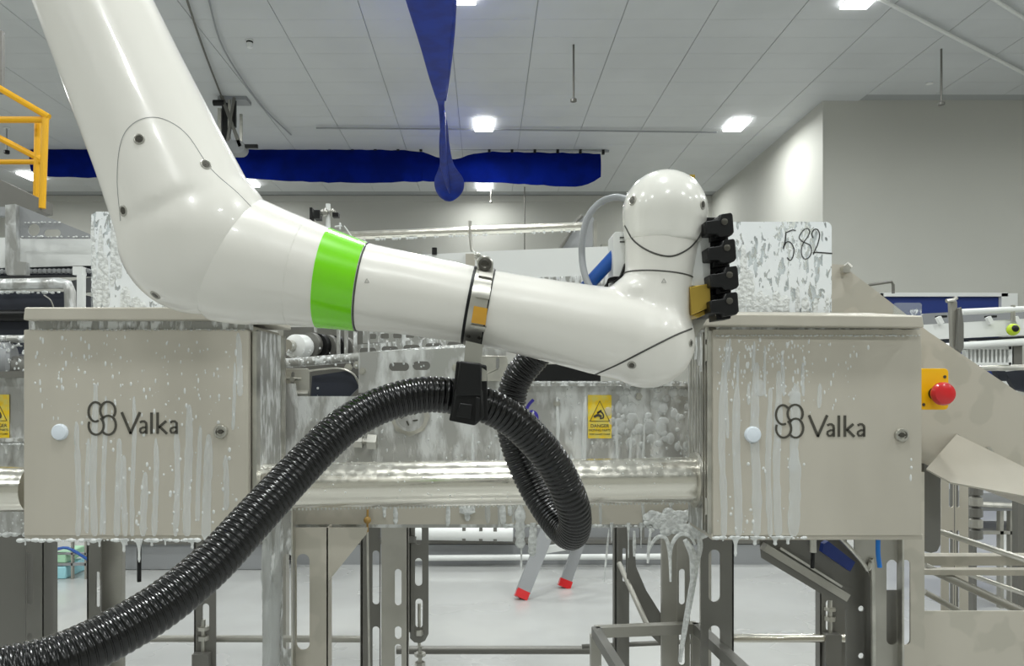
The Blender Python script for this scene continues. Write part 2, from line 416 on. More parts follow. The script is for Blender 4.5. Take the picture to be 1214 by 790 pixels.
for px in (60, 250, 440, 600, 715):
    p = P(px, 168+(px-30)*.0166, YD); MB().cyl(p, (p.x,p.y,CEIL-.01), .012, 6).build('hanger', M['grey'], t)
# the twisted drooping branch that runs towards the camera
t = thing('drooping_duct', 'twisted blue fabric duct drooping towards the camera with a satin sheen', 'duct', P(530,238,13.6))
rows = [(-60,462,546,5.6),(0,480.5,540,6.6),(55,498,536,7.7),(90,508,532,8.6),(112,515,529,9.3),(126,519.5,527,10),(150,521.5,531,10.8),(172,522,533,11.5),(195,521,538,12.3),(212,515,549,13),(224,516,550,13.4),(233,521,545,13.6),(238.5,528,537,13.7)]
cc = catmull([Vector((r[0], (r[1]+r[2])/2, r[3])) for r in rows], 5); ww = catmull([Vector(((r[2]-r[1])/2, 0, 0)) for r in rows], 5)
mb = MB(); seg = 20
for i, (c, w_) in enumerate(zip(cc, ww)):
    tw = math.radians(70*math.sin(i*.12)); hw = w_.x*c.z/F; p = P(c.y, c.x, c.z)
    for k in range(seg):
        a = 2*math.pi*k/seg; th = min(.05, hw*.5)
        fold = 1-.35*math.exp(-((a-math.pi*1.5)/.5)**2)
        mb.v.append(p+Vector((math.cos(a)*hw, math.sin(a)*th*2.2*fold+.16*hw*math.cos(3*a+i*.06), math.sin(a)*th*.6)))
for i in range(len(cc)-1):
    for k in range(seg):
        k2 = (k+1) % seg; mb.f.append((i*seg+k, i*seg+k2, (i+1)*seg+k2, (i+1)*seg+k))
mb.f.append(tuple(range(seg))); mb.f.append(tuple((len(cc)-1)*seg+k for k in range(seg)))
mb.build('sleeve', M['bluesatin'], t)
fold = catmull([P(527,132,10.0), P(525,160,10.9), P(526,190,12.0), P(529,212,12.8), P(533,229,13.4)], 6)
MB().tube(fold, [.012+.05*math.sin(math.pi*min(1,i/(len(fold)-1))) for i in range(len(fold))], 10).build('fold', M['bluesatin'], t)
MB().tube(catmull([P(540,-60,5.5), P(538.5,10,6.8), P(535,60,7.8), P(528,118,9.6)], 6), .02, 8).build('hem', M['bluesatin'], t)
pp = P(527,176,13.6); MB().cyl((pp.x,13.6,pp.z), (pp.x,13.6,CEIL-.01), .012, 6).build('hanger', M['grey'], t)

# yellow railing on a platform, far left
Y = 4.2; t = thing('platform', 'grey raised platform end with sloping stringer at the far left', 'platform', (P(-60,0,Y).x, Y+.3, 0))
MB().plate([(-140,205),(0,213),(48,236),(48,250),(30,252),(-140,232)], (), Y, .12).build('deck', M['dark'], t)
MB().box(P(-40,0,Y).x-.05, P(-40,0,Y).x+.05, Y+.02, Y+.10, 0, P(0,232,Y).z).box(P(-130,0,Y).x-.05, P(-130,0,Y).x+.05, Y+.02, Y+.10, 0, P(0,232,Y).z).build('support_post', M['dark'], t)
t = thing('safety_railing', 'yellow tubular safety railing on the platform at the top left', 'railing', P(50,246,Y))
rr = .018
MB().tube([P(-120,45,Y), P(0,105,Y), P(58,139,Y)], rr, 10).build('handrail', M['yellow'], t)
MB().tube([P(-120,142,Y+.02), P(56,142,Y+.02)], rr, 10).tube([P(-120,110,Y+.1), P(0,164,Y+.1), P(50,190,Y+.1)], rr, 10).tube([P(-120,192,Y+.1), P(50,192,Y+.1)], rr*.8, 10).build('mid_rail', M['yellow'], t)
MB().tube([P(54,140,Y), P(50,247,Y)], rr, 10).build('post', M['yellow'], t)
MB().tube([P(45,142,Y+.1), P(43,243,Y+.1)], rr, 10).build('post', M['yellow'], t)
MB().tube([P(-60,75,Y), P(-60,215,Y)], rr, 10).build('post', M['yellow'], t)
MB().pbox(-3,36,2,110,Y+.4,.03).build('upright_strip', M['dark'], label='dark upright strip at the very left edge above the railing', cat='post')

# ---------------------------------------------------------------- robot arm
YA = 0.95; K = YA/F
def blend(mb, vox, it):
    """fuse overlapping solids into one smooth shell (voxel remesh + smoothing) and return its mesh data"""
    me = bpy.data.meshes.new('tmp'); me.from_pydata([tuple(v) for v in mb.v], [], mb.f)
    bm = bmesh.new(); bm.from_mesh(me); bmesh.ops.recalc_face_normals(bm, faces=bm.faces); bm.to_mesh(me); bm.free()
    o = bpy.data.objects.new('tmp', me); C.objects.link(o)
    r = o.modifiers.new('r', 'REMESH'); r.mode = 'VOXEL'; r.voxel_size = vox
    q = o.modifiers.new('s', 'SMOOTH'); q.iterations = it; q.factor = .6
    dg = bpy.context.evaluated_depsgraph_get(); e = o.evaluated_get(dg); m2 = bpy.data.meshes.new_from_object(e)
    vs = [v.co.copy() for v in m2.vertices]; fs = [tuple(p.vertices) for p in m2.polygons]
    bpy.data.objects.remove(o); bpy.data.meshes.remove(me); bpy.data.meshes.remove(m2)
    out = MB(); out.v = vs; out.f = fs; return out, BVHTree.FromPolygons(vs, fs)
arm = thing('robot_arm', 'big glossy off-white robot arm with a green band, bent across the whole picture', 'robot', P(235,372,YA))
def R(px): return px*K
# upper link and its elbow housing
mb = MB()
mb.tube([P(-66,-400,YA), P(110,0,YA), P(150,92,YA), P(190,182,YA), P(222,255,YA)], [R(58), R(64), R(69), R(75), R(82)], 40)
mb.sphere(P(235,283,YA), (R(90), R(82), R(90)), 40, 24)
up, upT = blend(mb, .0045, 10); up.build('upper_link', M['arm'], arm, smooth=60)
# forearm, wrist bend
mb = MB()
ax = [(262,303,80),(300,312,76),(330,318,69),(357,324,64),(383,330.5,60),(431,341,53),(480,348,49.5),(557,362,46.5),(610,372,47),(660,382,49.5),(710,392,53),(765,403,54)]
mb.tube([P(a,b,YA+.012) for a,b,c in ax], [R(c) for a,b,c in ax], 40)
mb.sphere(P(767,405,YA+.012), R(56.5), 40, 24)
mb.tube([P(770,405,YA+.012), P(776,365,YA+.012), P(781,330,YA+.012), P(785,285,YA+.012), P(787,258,YA+.012)], [R(51), R(43), R(40.5), R(44), R(46)], 40)
mb.sphere(P(745,348,YA+.012), (R(22), R(38), R(20)), 20, 12)
fo, foT = blend(mb, .0045, 9); fo.build('forearm', M['arm'], arm, smooth=60)
# wrist head
mb = MB().sphere(P(788,252,YA+.012), R(50.5), 40, 28).tube([P(788,252,YA+.012), P(785.5,290,YA+.012)], [R(50), R(46)], 40)
hd, hdT = blend(mb, .004, 6); hd.build('wrist_head', M['armcap'], arm, smooth=60)
def ring(T, c, n, Rm=.3, off=0, a0=0, a1=360, k=72, ref=None):
    """points where rays aimed at c inside the plane with normal n meet the shell"""
    c = Vector(c); n = Vector(n).normalized(); u = n.cross(Vector((0,1,0)) if abs(n.y) < .9 else Vector((0,0,1))).normalized(); v = n.cross(u); out = []
    for i in range(k+1 if a1-a0 < 360 else k):
        a = math.radians(a0+(a1-a0)*i/k); d = u*math.cos(a)+v*math.sin(a); hit = None
        for TT in (T if isinstance(T, (list, tuple)) else [T]):
            h = TT.ray_cast(c+d*Rm, -d)[0]
            if h is not None and (hit is None or (h-c).length > (hit-c).length): hit = h
        out.append((hit if hit is not None else c+d*.05)+d*off)
    return out
def onto(T, px, py, off=.0006):
    """the place on the shell in line with a point of the arm's front side, and its normal"""
    p = P(px, py, .2); d = (p-Vector((0,0,H))).normalized(); best = None
    for TT in (T if isinstance(T, (list, tuple)) else [T]):
        h, n, _, l_ = TT.ray_cast(Vector((0,0,H)), d)
        if h is not None and (best is None or l_ < best[2]): best = (h, n, l_)
    if best is None: return None, None
    h, n, _ = best
    if n.dot(d) > 0: n = -n
    return h+n*off, n
def polyon(T, pts, r=.0009, off=.0002, n=8):
    out = []
    for a in catmull([Vector((x, y, 0)) for x, y in pts], n):
        h, _ = onto(T, a.x, a.y, off)
        if h is not None: out.append(h)
    return MB().tube(out, r, 6)
# seams
polyon(upT, [(143,262),(139,215),(142,175),(152,152),(172,140),(196,142),(222,160),(250,200),(285,232),(306,258),(312,290),(303,325),(285,350),(262,366)], .00035).build('cover_seam', M['farg'], arm)
def ringof(px, py, dx, dy, T, off, Y=YA+.012): return ring(T, P(px,py,Y), Vector((dx,0,-dy)), .3, off)
MB().tube(ringof(781,328,4,-40,foT,.0001), .0010, 6, closed=True).build('wrist_seam', M['seam'], arm)
polyon([hdT, foT], [(741,268),(752,286),(772,299),(795,304),(815,296),(828,282),(835,266)], .0011).build('head_seam', M['seam'], arm)
polyon(foT, [(706,444),(735,431),(770,413),(800,398),(820,390)], .0011).build('wrist_cover_seam', M['seam'], arm)
MB().tube(ringof(356,324,40,9,foT,.0000), .0004, 6, closed=True).build('flange_seam', M['arm'], arm)
# green band: a thin sleeve following the forearm
def sleeve(T, stations, off, k=72):
    mb = MB(); rs = []
    for (px, py, dx, dy, o_) in stations: rs.append(ring(T, P(px,py,YA+.012), Vector((dx,0,-dy)), .3, o_, k=k))
    for r_ in rs: mb.v += r_
    for i in range(len(rs)-1):
        for q in range(k):
            q2 = (q+1) % k; mb.f.append((i*k+q, i*k+q2, (i+1)*k+q2, (i+1)*k+q))
    return mb
st = [(384.5+44.5*i/5, 331+10.2*i/5, 40, 6.5, .0008 if 0 < i < 5 else -.001) for i in range(6)]
st.insert(1, (384.6, 331, 40, 6.5, .0008)); st.insert(-1, (428.9, 341.1, 40, 6.5, .0008))
sleeve(foT, st, 0).build('green_band', M['green'], arm, label='bright green band around the forearm')
MB().tube(ringof(430.5,341.5,40,6.5,foT,.0002), .0012, 6, closed=True).build('band_seam', M['seam'], arm)
# screws in the covers
def screw(T, px, py, r=6.5, hole=True):
    p, n = onto(T, px, py, 0)
    if p is None: return
    k = R(r)
    MB().lathe([(k,-.003),(k,.0006),(k*.82,.0011),(k*.72,.0003),(k*.66,-.0001)], p, n, 20).build('screw', M['post'], arm)
    MB().lathe([(k*.62,-.001),(k*.62,.0006)], p, n, 16).lathe([(k*.28,.0004),(k*.24,.0010)], p, n, 6).build('screw_socket', M['iron'], arm)
for x, y in ((165,165),(244,195),(146,250),(303,284),(184,350),(267,358)): screw(upT, x, y, 6.3)
screw(hdT, 787, 289, 5.5); screw(foT, 749, 433, 5.2); screw(hdT, 750, 238, 6); screw(hdT, 833, 243, 5.5); screw(foT, 819, 407, 4.5)
# little triangle marks
for T, x, y in ((foT,787,333),(foT,435,333)):
    pl = [(x-2.6,y+2.2),(x+2.6,y+2.2),(x,y-2.4)]
    o3 = [onto(T, a, b, .0004)[0] for a, b in pl]
    if all(q is not None for q in o3): MB().tube(o3, .0003, 5, closed=True).build('index_mark', M['seam'], arm)

# tool behind the wrist head
tool = thing('gripper_tool', 'black and white suction gripper with four stacked black cups behind the wrist head', 'gripper', P(845,380,YA+.02))
MB().plate(rrect(815,268,842,339,5), (), YA-.01, .07).build('white_cover', M['white'], tool, bevel=.002)
MB().plate([(818,340),(842,336),(843,364),(820,374)], (), YA-.02, .06).plate([(821,374),(843,365),(840,371),(828,377)], (), YA-.01, .05).build('brass_block', M['brass'], tool, bevel=.001)
MB().plate([(818,207),(824,207),(824,216),(818,214)], (), YA+.05, .01).build('yellow_tag', M['brass'], tool)
MB().plate([(836,258),(862,258),(868,372),(842,374)], (), YA-.005, .06).build('manifold', M['black'], tool)
for i, (cx, cy) in enumerate(((856,267),(859,298),(862,330),(862,361))):
    a = -4+2*i
    c = Vector((cx, cy))
    def q(dx, dy): ra = math.radians(-4); return (cx+dx*math.cos(ra)-dy*math.sin(ra), cy+dx*math.sin(ra)+dy*math.cos(ra))
    mb = MB().plate([q(-20,-6),(q(-4,-7)),q(-2,-13),q(13,-14),q(14,-11),q(14,9),q(11,13),q(-4,14),q(-6,10),q(-20,9)], (), YA-.035, .05)
    cup = mb.build('suction_cup', M['black'], tool, bevel=.0018)
    MB().lathe([(.004,-.002),(.004,.0006),(.0028,.001)], P(cx+3,cy-4,YA-.0355), (0,-1,0), 12).build('pin', M['iron'], cup)
    MB().plate([q(-14,8),q(4,10),q(3,17),q(-14,18)], (), YA-.02, .03).build('cup_lip', M['black'], cup)
MB().plate(rrect(727,275,745,332,4), (), YA+.03, .04).build('valve_box', M['white'], tool, bevel=.001)
for k in range(2): MB().pbox(735,281+5*k,745,282.4+5*k,YA+.0285,.002).build('vent_slit', M['seam'], tool)
MB().plate([(741,312),(746,312),(746,342),(726,341),(728,334),(736,326)], (), YA+.02, .04).build('connector', M['black'], tool)
MB().plate([(822,374),(842,372),(830,392),(818,410),(816,392)], (), YA+.07, .01).build('mounting_bracket', M['steel'], tool)
for k in range(3): MB().tube(catmull([P(716+2*k,341,YA+.03), P(722,335-k*2,YA+.03), P(734,333-2*k,YA+.03), P(744,337-2*k,YA+.03)],5), .0012, 6).build('wire', M['black'], tool)
MB().tube(catmull([P(745,237,YA+.03), P(730,234,YA+.04), P(712,240,YA+.05), P(698,256,YA+.05), P(691,280,YA+.05), P(690,305,YA+.05), P(694,328,YA+.04), P(704,350,YA+.03)],8), R(4.2), 14).build('flexible_conduit', M['grey'], label='grey cable looping out of the wrist head to the left', cat='cable')
MB().tube([P(690,346,YA+.05), P(712,322,YA+.05), P(732,300,YA+.05)], R(8.5), 16).build('air_tube', M['bluepl'], label='short blue tube between forearm and wrist', cat='tube')

# ---------------------------------------------------------------- band clamp and corrugated hose
cl_ = thing('band_clamp', 'steel band clamp with orange label around the forearm, black hose holder below', 'clamp', P(556,505,YA))
def strap(px, py, hw, o1, mt, nm, lab=None):
    dxx, dyy = 40, 7.5
    L = math.hypot(dxx, dyy); ux, uy = dxx/L*hw, dyy/L*hw
    st = [(px-ux,py-uy,dxx,dyy,-.001),(px-ux,py-uy,dxx,dyy,o1),(px+ux,py+uy,dxx,dyy,o1),(px+ux,py+uy,dxx,dyy,-.001)]
    return sleeve(foT, st, 0).build(nm, mt, cl_, label=lab)
strap(567, 364, 12.5, .0012, M['black'], 'rubber_liner')
strap(568, 364, 10, .0026, M['steel'], 'strap')
def onstrap(pts, mt, nm, h=.0030, th=.0012, parent=None):
    # small plate wrapped on the strap's front; pts in along/around pixel coordinates
    (x0,y0),(x1,y1),(x2,y2),(x3,y3) = pts; mb = MB(); n = 6
    g = []
    for i in range(n+1):
        for (ax_, ay_, bx_, by_) in ((x0,y0,x3,y3),(x1,y1,x2,y2)):
            u = i/n; g.append(onto(foT, ax_+(bx_-ax_)*u, ay_+(by_-ay_)*u, h))
    vs = [a for a, b in g]+[a+b*th for a, b in g]; N = len(g); fs = []
    for i in range(n):
        a = 2*i; fs += [(a,a+1,a+3,a+2),(N+a,N+a+2,N+a+3,N+a+1),(a,a+2,N+a+2,N+a),(a+1,N+a+1,N+a+3,a+3)]
    fs += [(0,N,N+1,1),(N-2,N-1,2*N-1,2*N-2)]
    return mb.add(vs, fs).build(nm, mt, cl_)
onstrap([(562,363),(578,366),(576,384),(559,381)], M['orange'], 'orange_label')['label'] = 'orange label on the strap'
onstrap([(566,338),(582,341),(580,356),(564,353)], M['steel'], 'buckle_plate', th=.002)
onstrap([(559,383),(577,386),(575,391),(558,388)], M['steel'], 'rib', th=.003)
onstrap([(567,322),(583,325),(583,333),(567,330)], M['post'], 'stamped_plate', th=.002)
p1, n1 = onto(foT, 556, 396, .0035); p2, n2 = onto(foT, 569, 398, .0035)
for p_, n_ in ((p1,n1),(p2,n2)): MB().lathe([(.0026,0),(.0026,.001),(.0015,.0013)], p_, n_, 12).build('rivet', M['iron'], cl_)
# bolt on top
c = P(574,314,YA-.012)
MB().plate([(565,308),(570,303),(580,304),(585,310),(584,322),(566,320)], (), YA-.02, .03).build('lug', M['steel'], cl_, bevel=.0015)
MB().lathe([(.008,-.002),(.008,.004),(.005,.0045),(.005,.001),(.003,.0)], P(575,314,YA-.021), (0,-1,0), 16).build('bolt_head', M['iron'], cl_)
MB().tube([P(563,305,YA), P(568,307,YA), P(572,311,YA)], R(3), 10).sphere(P(566,303,YA), R(4), 12, 8).build('nut', M['steel'], cl_)
# strap tail and hose holder
MB().plate([(552,404),(573,409),(570,432),(550,430)], (), YA-.045, .003).build('strap_tail', M['steel'], cl_)
MB().plate([(545,428),(571,431),(571,470),(540,470)], (), YA-.055, .012).plate([(540,462),(572,462),(574,495),(563,505),(532,499),(537,478)], (), YA-.05, .016).plate([(541,428),(577,433),(579,500),(534,495)], (), YA-.038, .07).build('hose_holder', M['black'], cl_, bevel=.002)
MB().plate([(545,478),(560,480),(558,497),(541,494)], (), YA-.056, .006).plate([(564,470),(569,472),(568,500),(563,501)], (), YA-.055, .006).build('holder_latch', M['black'], cl_, bevel=.001)
MB().plate([(571,436),(577,440),(577,452),(571,452)], (), YA-.04, .02).build('holder_pin', M['steel'], cl_)

hp = [(-170,842,.55),(-80,819,.58),(0,800,.61),(60,786,.635),(116,762,.665),(190,719,.71),(251,669,.755),(302,614,.80),(352,560,.85),(400,512,.885),(440,486,.91),(480,472,.925),(515,468,.935),(555,474,.945),(595,490,.955),(625,513,.965),(655,548,.98),(676,590,1.0),(682,618,1.03),(676,634,1.07),(658,618,1.11),(636,585,1.14),(618,548,1.15),(607,512,1.15),(606,478,1.145),(613,450,1.14),(632,425,1.13),(660,395,1.12),(690,372,1.10),(712,352,1.08)]
path = catmull([P(*q_) for q_ in hp], 60)
# even resampling along the curve, then a ribbed radius
cum = [0]
for a, b in zip(path, path[1:]): cum.append(cum[-1]+(b-a).length)
pitch = .0070; Ltot = cum[-1]; prof = [(0,.945),(.08,.945),(.2,.995),(.36,1.012),(.62,1.012),(.8,.995),(.9,.945)]
pts = []; rad = []; j = 0
for n_ in range(int(Ltot/pitch)):
    for u, k in prof:
        s_ = (n_+u)*pitch
        while j < len(cum)-2 and cum[j+1] < s_: j += 1
        t_ = (s_-cum[j])/(cum[j+1]-cum[j]); pts.append(path[j].lerp(path[j+1], t_)); rad.append(.0222*k)
MB().tube(pts, rad, 28).build('corrugated_hose', M['hose'], label='thick black corrugated hose sweeping from lower left up to the clamp and looping down', cat='hose', smooth=50)

# ---------------------------------------------------------------- foam helpers
M['drip'] = mat('foam_film', s(226,229,228), .35)
M['drip'].node_tree.nodes['Principled BSDF'].inputs['Alpha'].default_value = .46
M['dropm'] = mat('foam_drop', s(232,235,234), .3)
M['dropm'].node_tree.nodes['Principled BSDF'].inputs['Alpha'].default_value = .75
def drip(mb, x, y0, y1, w_, Y, wob=1.5, flat=.12, taper=True):
    n = max(6, int((y1-y0)/5)); t = MB(); ps = []; rs = []; ph = random.random()*9
    for i in range(n+1):
        u = i/n; xx = x+wob*math.sin(ph+u*(y1-y0)*.03)+.6*noise.noise(Vector((x, u*9, 0)))
        w__ = 1.3; k = w__*(.62+.38*min(1, u*4)) if taper else 1
        k *= 1+.35*noise.noise(Vector((x*.7, u*12, 3)))
        if i == 0 or i == n: k *= .5
        ps.append(P(xx, y0+(y1-y0)*u, Y)); rs.append(w_/2*k*Y/F)
    t.tube(ps, rs, 8)
    for v in t.v: v.y = Y-(Y-v.y)*flat-.0004
    mb.add(t.v, t.f)
def drops(mb, x0, x1, y0, y1, n, Y, rmin=.5, rmax=1.8, el=1.8, flat=.3, dens=None):
    for _ in range(n):
        x = random.uniform(x0, x1); y = random.uniform(y0, y1)
        if dens and random.random() > dens(x, y): continue
        r = random.uniform(rmin, rmax)*Y/F
        mb.sphere(P(x, y, Y)+Vector((0,-.0003,0)), (r, r*flat, r*random.uniform(1, el)), 6, 4)
def hang(mb, x, y, L, w_, Y):
    n = 7; ps = [P(x, y-2+(L+2)*i/n, Y) for i in range(n+1)]
    k = [1.6, 1.2, .8, .55, .45, .45, .55, .2]
    mb.tube(ps, [w_/2*q_*Y/F for q_ in k], 7)
def edgefoam(mb, x0, x1, y, Y, amp=1.5, step=4):
    x = x0
    while x < x1:
        r = random.uniform(.6, amp)*Y/F; mb.sphere(P(x, y+random.uniform(-.5,.5), Y), (r*1.7, r, r), 7, 5); x += random.uniform(step*.5, step*1.4)

# ---------------------------------------------------------------- cabinets
YK = 1.75
def cabinet(x0, x1, lx0, lx1, depth, label):
    a = P(x0,390,YK); b = P(x1,636,YK); cx = (a.x+b.x)/2
    t = thing('control_cabinet', label, 'cabinet', (cx, YK+depth/2, P(0,641,YK).z))
    g = .004
    # body box
    zt = P(0,385,YK).z; zb = P(0,641,YK).z
    mb = MB().box(a.x, b.x, YK+.022, YK+depth, zb, zt)
    mb.box(a.x-.002, b.x+.006, YK+.004, YK+.03, zb, zb+.014)
    mb.build('body', M['cab'], t, bevel=.002)
    d_ = MB().plate(rrect(x0, 391, x1, 635, 1.5), (), YK, .022).build('door', M['cab'], t, bevel=.0018)
    return t, d_
def lid(t, pts, Y0, dy, dark):
    # folded rain lid: front lip, sloping top, dark gasket gap below it
    (ax_, ay_, bx_, by_), h = pts
    MB().hexa([P(ax_,ay_+h,Y0), P(bx_,by_+h,Y0), P(bx_,by_+h,Y0)+Vector((0,dy,0)), P(ax_,ay_+h,Y0)+Vector((0,dy,0)),
               P(ax_+2,ay_,Y0), P(bx_-2,by_,Y0), P(bx_-2,by_,Y0)+Vector((0,dy,.03)), P(ax_+2,ay_,Y0)+Vector((0,dy,.03))]).build('lid', M['cab'], t, bevel=.003)
def logo(t, d_, ox, oy, sc_=1.0, gaps=()):
    Mx = Matrix(((YK/F, 0, 0, -VX*YK/F), (0, 0, -1, YK-.0002), (0, -YK/F, 0, H+VY*YK/F), (0,0,0,1)))
    mb = MB()
    def arc(cx, cy, rx, ry, a0, a1):
        return [(ox+cx+rx*math.cos(math.radians(a0+(a1-a0)*i/16)), oy+cy+ry*math.sin(math.radians(a0+(a1-a0)*i/16))) for i in range(17)]
    for a_ in ((8.5,11,8.3,11.5,65,315),(23,9.5,9,10.5,125,400),(9.3,27.3,9,10.8,-55,205),(23.6,26.8,9,11.3,-140,135)):
        mb.stroke(arc(*a_), 2.5, Mx, .0017)
    mb.build('emblem', M['ink'], d_)
    def st(pts, wd=2.9): mb2.stroke([(ox+x, oy+y) for x, y in pts], wd, Mx, .0017)
    mb2 = MB()   # the word on the door: V a l k a
    st([(39.5,11.5),(50.3,37)]); st([(61,11.5),(49.7,37)])
    def small_a(x):
        st([(x+1.2,23.6),(x+3.5,22.2),(x+6.2,22.2),(x+8.4,24),(x+8.8,27),(x+8.8,37)], 2.6)
        st([(x+8.8,29.5),(x+5,29.3),(x+1.6,31),(x+1.2,33.6),(x+2.6,35.8),(x+5.4,35.8),(x+8.4,33.4)], 2.4)
    small_a(60); st([(74.8,11.8),(74.8,37)]); st([(82,11.8),(82,37)]); st([(92,22),(83.2,29.5)]); st([(84.5,28.5),(93.2,37)]); small_a(96)
    mb2.build('lettering', M['ink'], d_)
def keylock(d_, px, py):
    c = P(px,py,YK)
    MB().lathe([(.0165,0),(.0165,-.004),(.0145,-.007),(.0105,-.007),(.0095,-.003)], c, (0,1,0), 28).build('lock', M['steel'], d_)
    MB().lathe([(.0055,-.002),(.0055,-.0055)], c, (0,1,0), 20).box(c.x-.0075, c.x+.0075, YK-.0065, YK-.003, c.z-.0018, c.z+.0018).build('lock_core', M['iron'], d_)
def cap(d_, px, py, r=.019):
    MB().lathe([(r,0),(r,-.004),(r*.85,-.0085),(r*.3,-.010)], P(px,py,YK), (0,1,0), 28).build('blind_cap', M['knob'], d_)

tL, dL = cabinet(28.5, 294, 27, 300, .27, 'beige steel control cabinet on the left with logo and foam runs')
lid(tL, ((27,364.5,305,364.5), 15), YK-.03, .30, 0)
logo(tL, dL, 105, 477.5)
keylock(dL, 262, 512); cap(dL, 71.5, 512.5)
tR, dR = cabinet(845.5, 1092.5, 835, 1096, .20, 'beige steel control cabinet on the right, clean on its right half')
lid(tR, ((836,372,1096,374.5), 14), YK-.035, .235, 0)
logo(tR, dR, 919.5, 481)
keylock(dR, 1068.5, 516); cap(dR, 892, 515.5)
# hinge ribs and the wet sides
xe = P(294,0,YK).x
MB().box(xe+.004, xe+.014, YK+.02, YK+.05, P(0,632,YK).z, P(0,392,YK).z).build('hinge_strip', M['steel'], tL)
MB().box(xe+.0005, xe+.006, YK+.06, YK+.27, P(0,632,YK).z, P(0,389,YK).z).build('side_panel', M['foamsteel'], tL)
MB().box(xe+.006, xe+.016, YK+.262, YK+.272, P(0,640,YK).z-.05, P(0,389,YK).z).build('side_edge', M['steel'], tL)
xr = P(845.5,0,YK).x
mb = MB()
for k in range(3): mb.box(xr-.010, xr, YK+.008+.02*k, YK+.014+.02*k, P(0,634,YK).z, P(0,392,YK).z)
mb.build('hinge_strip', M['steel'], tR)
for z_ in (402, 428, 612): MB().cyl((xr-.008, YK+.02, P(0,z_,YK).z), (xr-.008, YK+.02, P(0,z_-20,YK).z), .006, 12).build('hinge', M['steel'], tR)
mb = MB()
for k in range(5): mb.box(xr-.006, xr-.0005, YK+.075+.024*k, YK+.087+.024*k, P(0,600,YK).z, P(0,440-8*k,YK).z)
mb.build('side_rib', M['steel'], tR)
MB().box(xr-.004, xr-.0003, YK+.06, YK+.20, P(0,636,YK).z, P(0,388,YK).z).build('side_panel', M['foamsteel'], tR)
# gasket gap under the lids
MB().pbox(34, 379, 297, 391, YK+.006, .02).build('lid_gasket', M['foamsteel'], tL)
MB().pbox(849, 387, 1090, 398, YK+.006, .02).build('lid_gasket', M['foamsteel'], tR)
# foam on the left cabinet
mb = MB(); edgefoam(mb, 36, 292, 391, YK-.001, 1.5, 5); edgefoam(mb, 36, 292, 380, YK-.002, 1.0, 7)
for x, y0, y1, w_ in ((92,500,636,5),(104,520,632,4),(112,455,636,6),(124,470,634,4),(140,520,636,6),(148,540,636,5),(158,470,636,4),(171,560,636,6),(184,520,636,5),(209,500,636,5),(223,480,636,7),(236,505,618,4),(246,515,640,8),(267,540,605,5),(283,395,470,5),(277,430,510,3),(120,580,634,3)): drip(mb, x, y0, y1, w_, YK)
mb.build('foam_run', M['drip'], tL, kind='stuff')
mb = MB(); drops(mb, 38, 288, 398, 500, 260, YK, .4, 1.5, 3.2, dens=lambda x, y: .35+.65*max(0, 1-abs(y-440)/45)); drops(mb, 95, 285, 500, 632, 90, YK, .5, 1.9, 2.0)
edgefoam(mb, 24, 300, 641, YK-.001, 3.0, 5)
for x, L, w_ in ((30,6,4),(105,6,6),(118,8,5),(147,14,7),(165,26,6),(180,7,6),(196,6,4),(228,10,7),(150,6,5),(246,8,6)): hang(mb, x, 641, L, w_, YK)
mb.build('foam_drops', M['dropm'], tL, kind='stuff')
# foam on the right cabinet
mb = MB()
for x, y0, y1, w_ in ((857,430,636,6),(874,455,636,7),(876,420,455,3),(896,430,636,8),(886,455,480,3),(912,460,636,5),(922,440,636,7),(942,455,560,9),(941,530,636,10),(953,430,470,3),(971,455,484,4),(864,400,440,2.5),(893,405,440,3),(908,410,470,2.5),(928,420,470,3),(862,405,520,3),(902,450,470,9),(941,462,480,10)): drip(mb, x, y0, y1, w_, YK)
mb.build('foam_run', M['drip'], tR, kind='stuff')
mb = MB(); edgefoam(mb, 850, 1090, 398, YK-.001, 1.3, 4); drops(mb, 850, 960, 402, 470, 170, YK, .4, 1.5, 3); drops(mb, 850, 955, 470, 632, 60, YK, .5, 2.0, 1.8); drops(mb, 960, 1020, 405, 490, 30, YK, .4, 1.2, 3.5)
for x, y in ((1029,412),(1080,545),(1080,555),(1080,567)): drops(mb, x-.5, x+.5, y-.5, y+.5, 1, YK, 1.2, 1.6, 3)
edgefoam(mb, 846, 955, 638, YK-.001, 2.6, 5)
for x, L, w_ in ((857,4,4),(872,22,7),(895,9,9),(919,9,9),(934,8,8)): hang(mb, x, 638, L, w_, YK)
mb.build('foam_drops', M['dropm'], tR, kind='stuff')
# cable glands under the cabinets
t = tL; MB().tube([P(165,640,YK+.08), P(165,690,YK+.08)], .005, 10).build('cable_stub', M['black'], t)
t = tR; MB().tube([P(964,640,YK+.08), P(964,655,YK+.08)], .008, 12).build('cable_gland', M['steel'], t)
MB().tube([P(964,652,YK+.08), P(963,674,YK+.08)], .0048, 10).build('cable_stub', M['black'], t)
MB().tube(catmull([P(1041,640,YK+.1), P(1041,656,YK+.1), P(1043,673,YK+.1)],4), .0055, 10).build('air_tube', M['bluebr'], t)
MB().box(P(28,0,YK).x+.02, P(28,0,YK).x+.05, YK+.05, YK+.2, P(0,641,YK).z-.005, P(0,641,YK).z).build('bracket_foot', M['steel'], tL)

